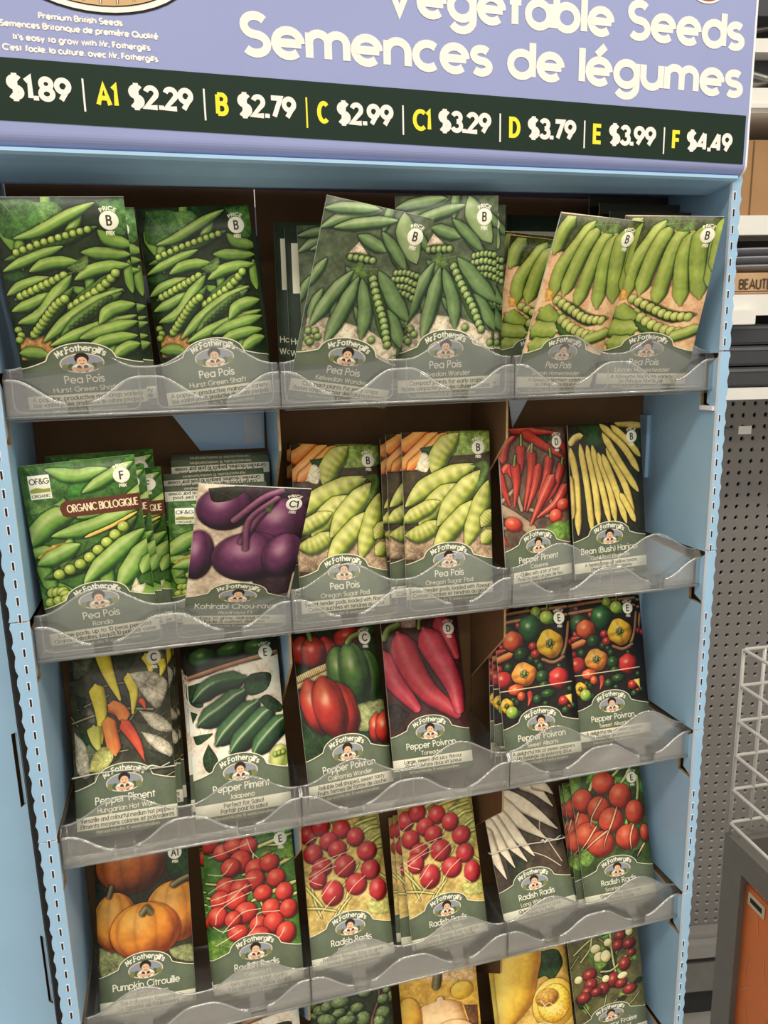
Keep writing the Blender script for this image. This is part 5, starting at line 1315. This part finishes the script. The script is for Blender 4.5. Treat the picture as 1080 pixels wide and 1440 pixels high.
for i, (z, nm) in enumerate(((-.0765, 'lower'), (-.0375, 'middle'), (.001, 'upper'))):
    b = gthing('storage_bin', (-.245 + i * .004, -.225, z), (.1, -.03, z + .036), mat('charcoal_plastic', (62, 62, 64), .3, noise=.06), '%s of three dark grey plastic boxes stacked on the lowest shelf' % nm, 'box', .004, 'dark boxes on the shelf')
    m = MB(); m.box((-.168, -.1, .028), (.168, -.094, .033)); gpart(b, 'rim', m, [mat('charcoal_rim', (96, 96, 98), .3)])
hk = empty('peg_hook', tuple(GM @ Vector((-.075, 0, -.178)))[:3], GA); tag(hk, 'small metal peg hook with a blank label on the pegboard', 'hook')
m = MB(); m.tube([(0, -.002, 0), (0, -.05, 0), (.004, -.055, .003)], .0022, 6); m.build('hook_wire', [M_GREYM], hk); m = MB(); m.box((-.002, -.058, -.008), (.026, -.056, .009)); m.build('label_plate', [M_WHITE], hk)
# metal odds and ends on the topmost shelf
mr = empty('wire_rack_stack', tuple(GM @ Vector((-.1, -.14, .403)))[:3], GA); tag(mr, 'heap of folded metal racks on the topmost shelf beside the header', 'rack')
M_STEEL = mat('dull_steel', (150, 146, 138), .3, metal=.7, noise=.05)
for k, (z0, z1, x0, x1) in enumerate(((.055, .012, -.12, .02), (.03, .078, -.12, .1), (.10, .125, -.12, .06), (.075, .02, -.02, .14), (.125, .16, -.14, .12))):
    m = MB(); m.tube([(x0, -.09 + k * .012, z0), ((x0 + x1) / 2, -.09 + k * .012, (z0 + z1) / 2 + .004), (x1, -.09 + k * .012, z1)], .0055, 8); m.build('bar', [M_STEEL], mr)
m = MB(); m.box((-.14, -.1, .0), (.14, .06, .026)); m.box((-.14, -.095, .083), (.14, .05, .104)); m.build('pale_panel', [M_WHITE], mr); m = MB(); m.box((-.14, -.06, .03), (.14, .08, .08)); m.box((-.14, -.09, .14), (.14, .05, .19)); m.build('dark_panel', [mat('dark_rack', (44, 46, 50), .4)], mr)

# ================================================================ grey-framed bin with orange panel, wire grid inside
FA = Vector((.568, .265, -.713)); ny = Vector((-.068, -.998, 0)); nx = Vector((.998, -.068, 0))
BMx = Matrix(((nx.x, -ny.x, 0, FA.x), (nx.y, -ny.y, 0, FA.y), (0, 0, 1, -1.70), (0, 0, 0, 1)))
bn = empty('framed_bin'); bn.matrix_world = BMx; tag(bn, 'dark grey metal framed bin with orange printed side panel at lower right', 'bin')
M_FR = mat('frame_grey', (96, 92, 86), .45, noise=.05); M_OR = mat('orange_panel', (208, 108, 46), .5, noise=.05, scale=20); HT = .987; LY = .5; LX = .4
def bpart(name, lo, hi, mm): m = MB(); m.box(lo, hi); return m.build(name, [mm], bn)
for x, y in ((0, 0), (0, -LY), (LX, 0), (LX, -LY)): bpart('post', (x, y - .042 if y == 0 else y, 0), (x + .025, y if y == 0 else y + .042, HT), M_FR)
for z in (HT - .042, .65): bpart('rail', (0, -LY + .042, z), (.022, -.042, z + (.042 if z > .8 else .035)), M_FR)
for y in (-.025, -LY): bpart('rail', (.025, y, HT - .03), (LX, y + .025, HT), M_FR)
pn = bpart('orange_panel', (.010, -LY + .042, .685), (.014, -.042, HT - .058), M_OR)
m = MB(); random.seed(9)
def pl(P): ribbon(m, [(a, b) for a, b in P], .0009, .0095, lambda v, yy: (yy, v.x, v.y))
for P in ([(-.07, 0.905), (-.075, 0.870), (-.12, 0.860), (-.13, 0.790), (-.19, 0.790), (-.2, 0.850)], [(-.09, 0.845), (-.095, 0.810), (-.12, 0.820)], [(-.06, 0.820), (-.055, 0.790), (-.065, 0.770), (-.05, 0.750)], [(-.11, 0.770), (-.1, 0.710), (-.16, 0.720), (-.22, 0.700)], [(-.14, 0.770), (-.2, 0.750), (-.26, 0.760)], [(-.06, 0.740), (-.07, 0.705), (-.085, 0.700)], [(-.16, 0.890), (-.165, 0.830), (-.22, 0.820)], [(-.24, 0.900), (-.25, 0.840), (-.32, 0.830), (-.33, 0.740)]): pl(P)
m.build('line_print', [mat('pale_orange_print', (206, 130, 84), .5)], pn)
m = MB(); m.box((.0085, -.085, .902), (.0095, -.05, .922)); m.box((.0082, -.08, .908), (.0085, -.055, .916), 1); m.build('panel_tag', [mat('tag_cream', (196, 180, 150), .5), M_DARK], pn)
bpart('bin_floor', (.025, -LY + .03, .79), (LX, -.026, .795), M_DARK)
wr = empty('wire_grid'); wr.matrix_world = BMx @ Matrix.Translation((.004, -.004, HT)); tag(wr, 'open pale wire basket frame standing on the grey framed bin', 'wire basket')
M_WIRE = mat('wire_white', (190, 186, 178), .35, metal=.2, noise=.03)
for x, y, z0 in ((0, 0, .0), (.034, 0, -.06), (.068, 0, -.06), (.136, 0, -.06), (.204, 0, -.06), (0, -.2, 0), (0, -.4, 0)):
    m = MB(); m.tube([(x, y, z0), (x, y, .1), (x, y, .293)], .0026, 8); m.build('upright_wire', [M_WIRE], wr)
for k in range(6):
    z = .293 - .055 * k; m = MB(); m.tube([(.26, .0, z), (.003, .0, z), (-.0008, -.003, z), (0, -.42, z)], .0026, 8); m.build('ring_wire', [M_WIRE], wr)

# ---------------------------------------------------------------- lift everything from the modelling origin to the shop floor
for o in list(S.objects):
    if o.parent is None and o.type in ('MESH', 'EMPTY'):
        o.location.z += ZO
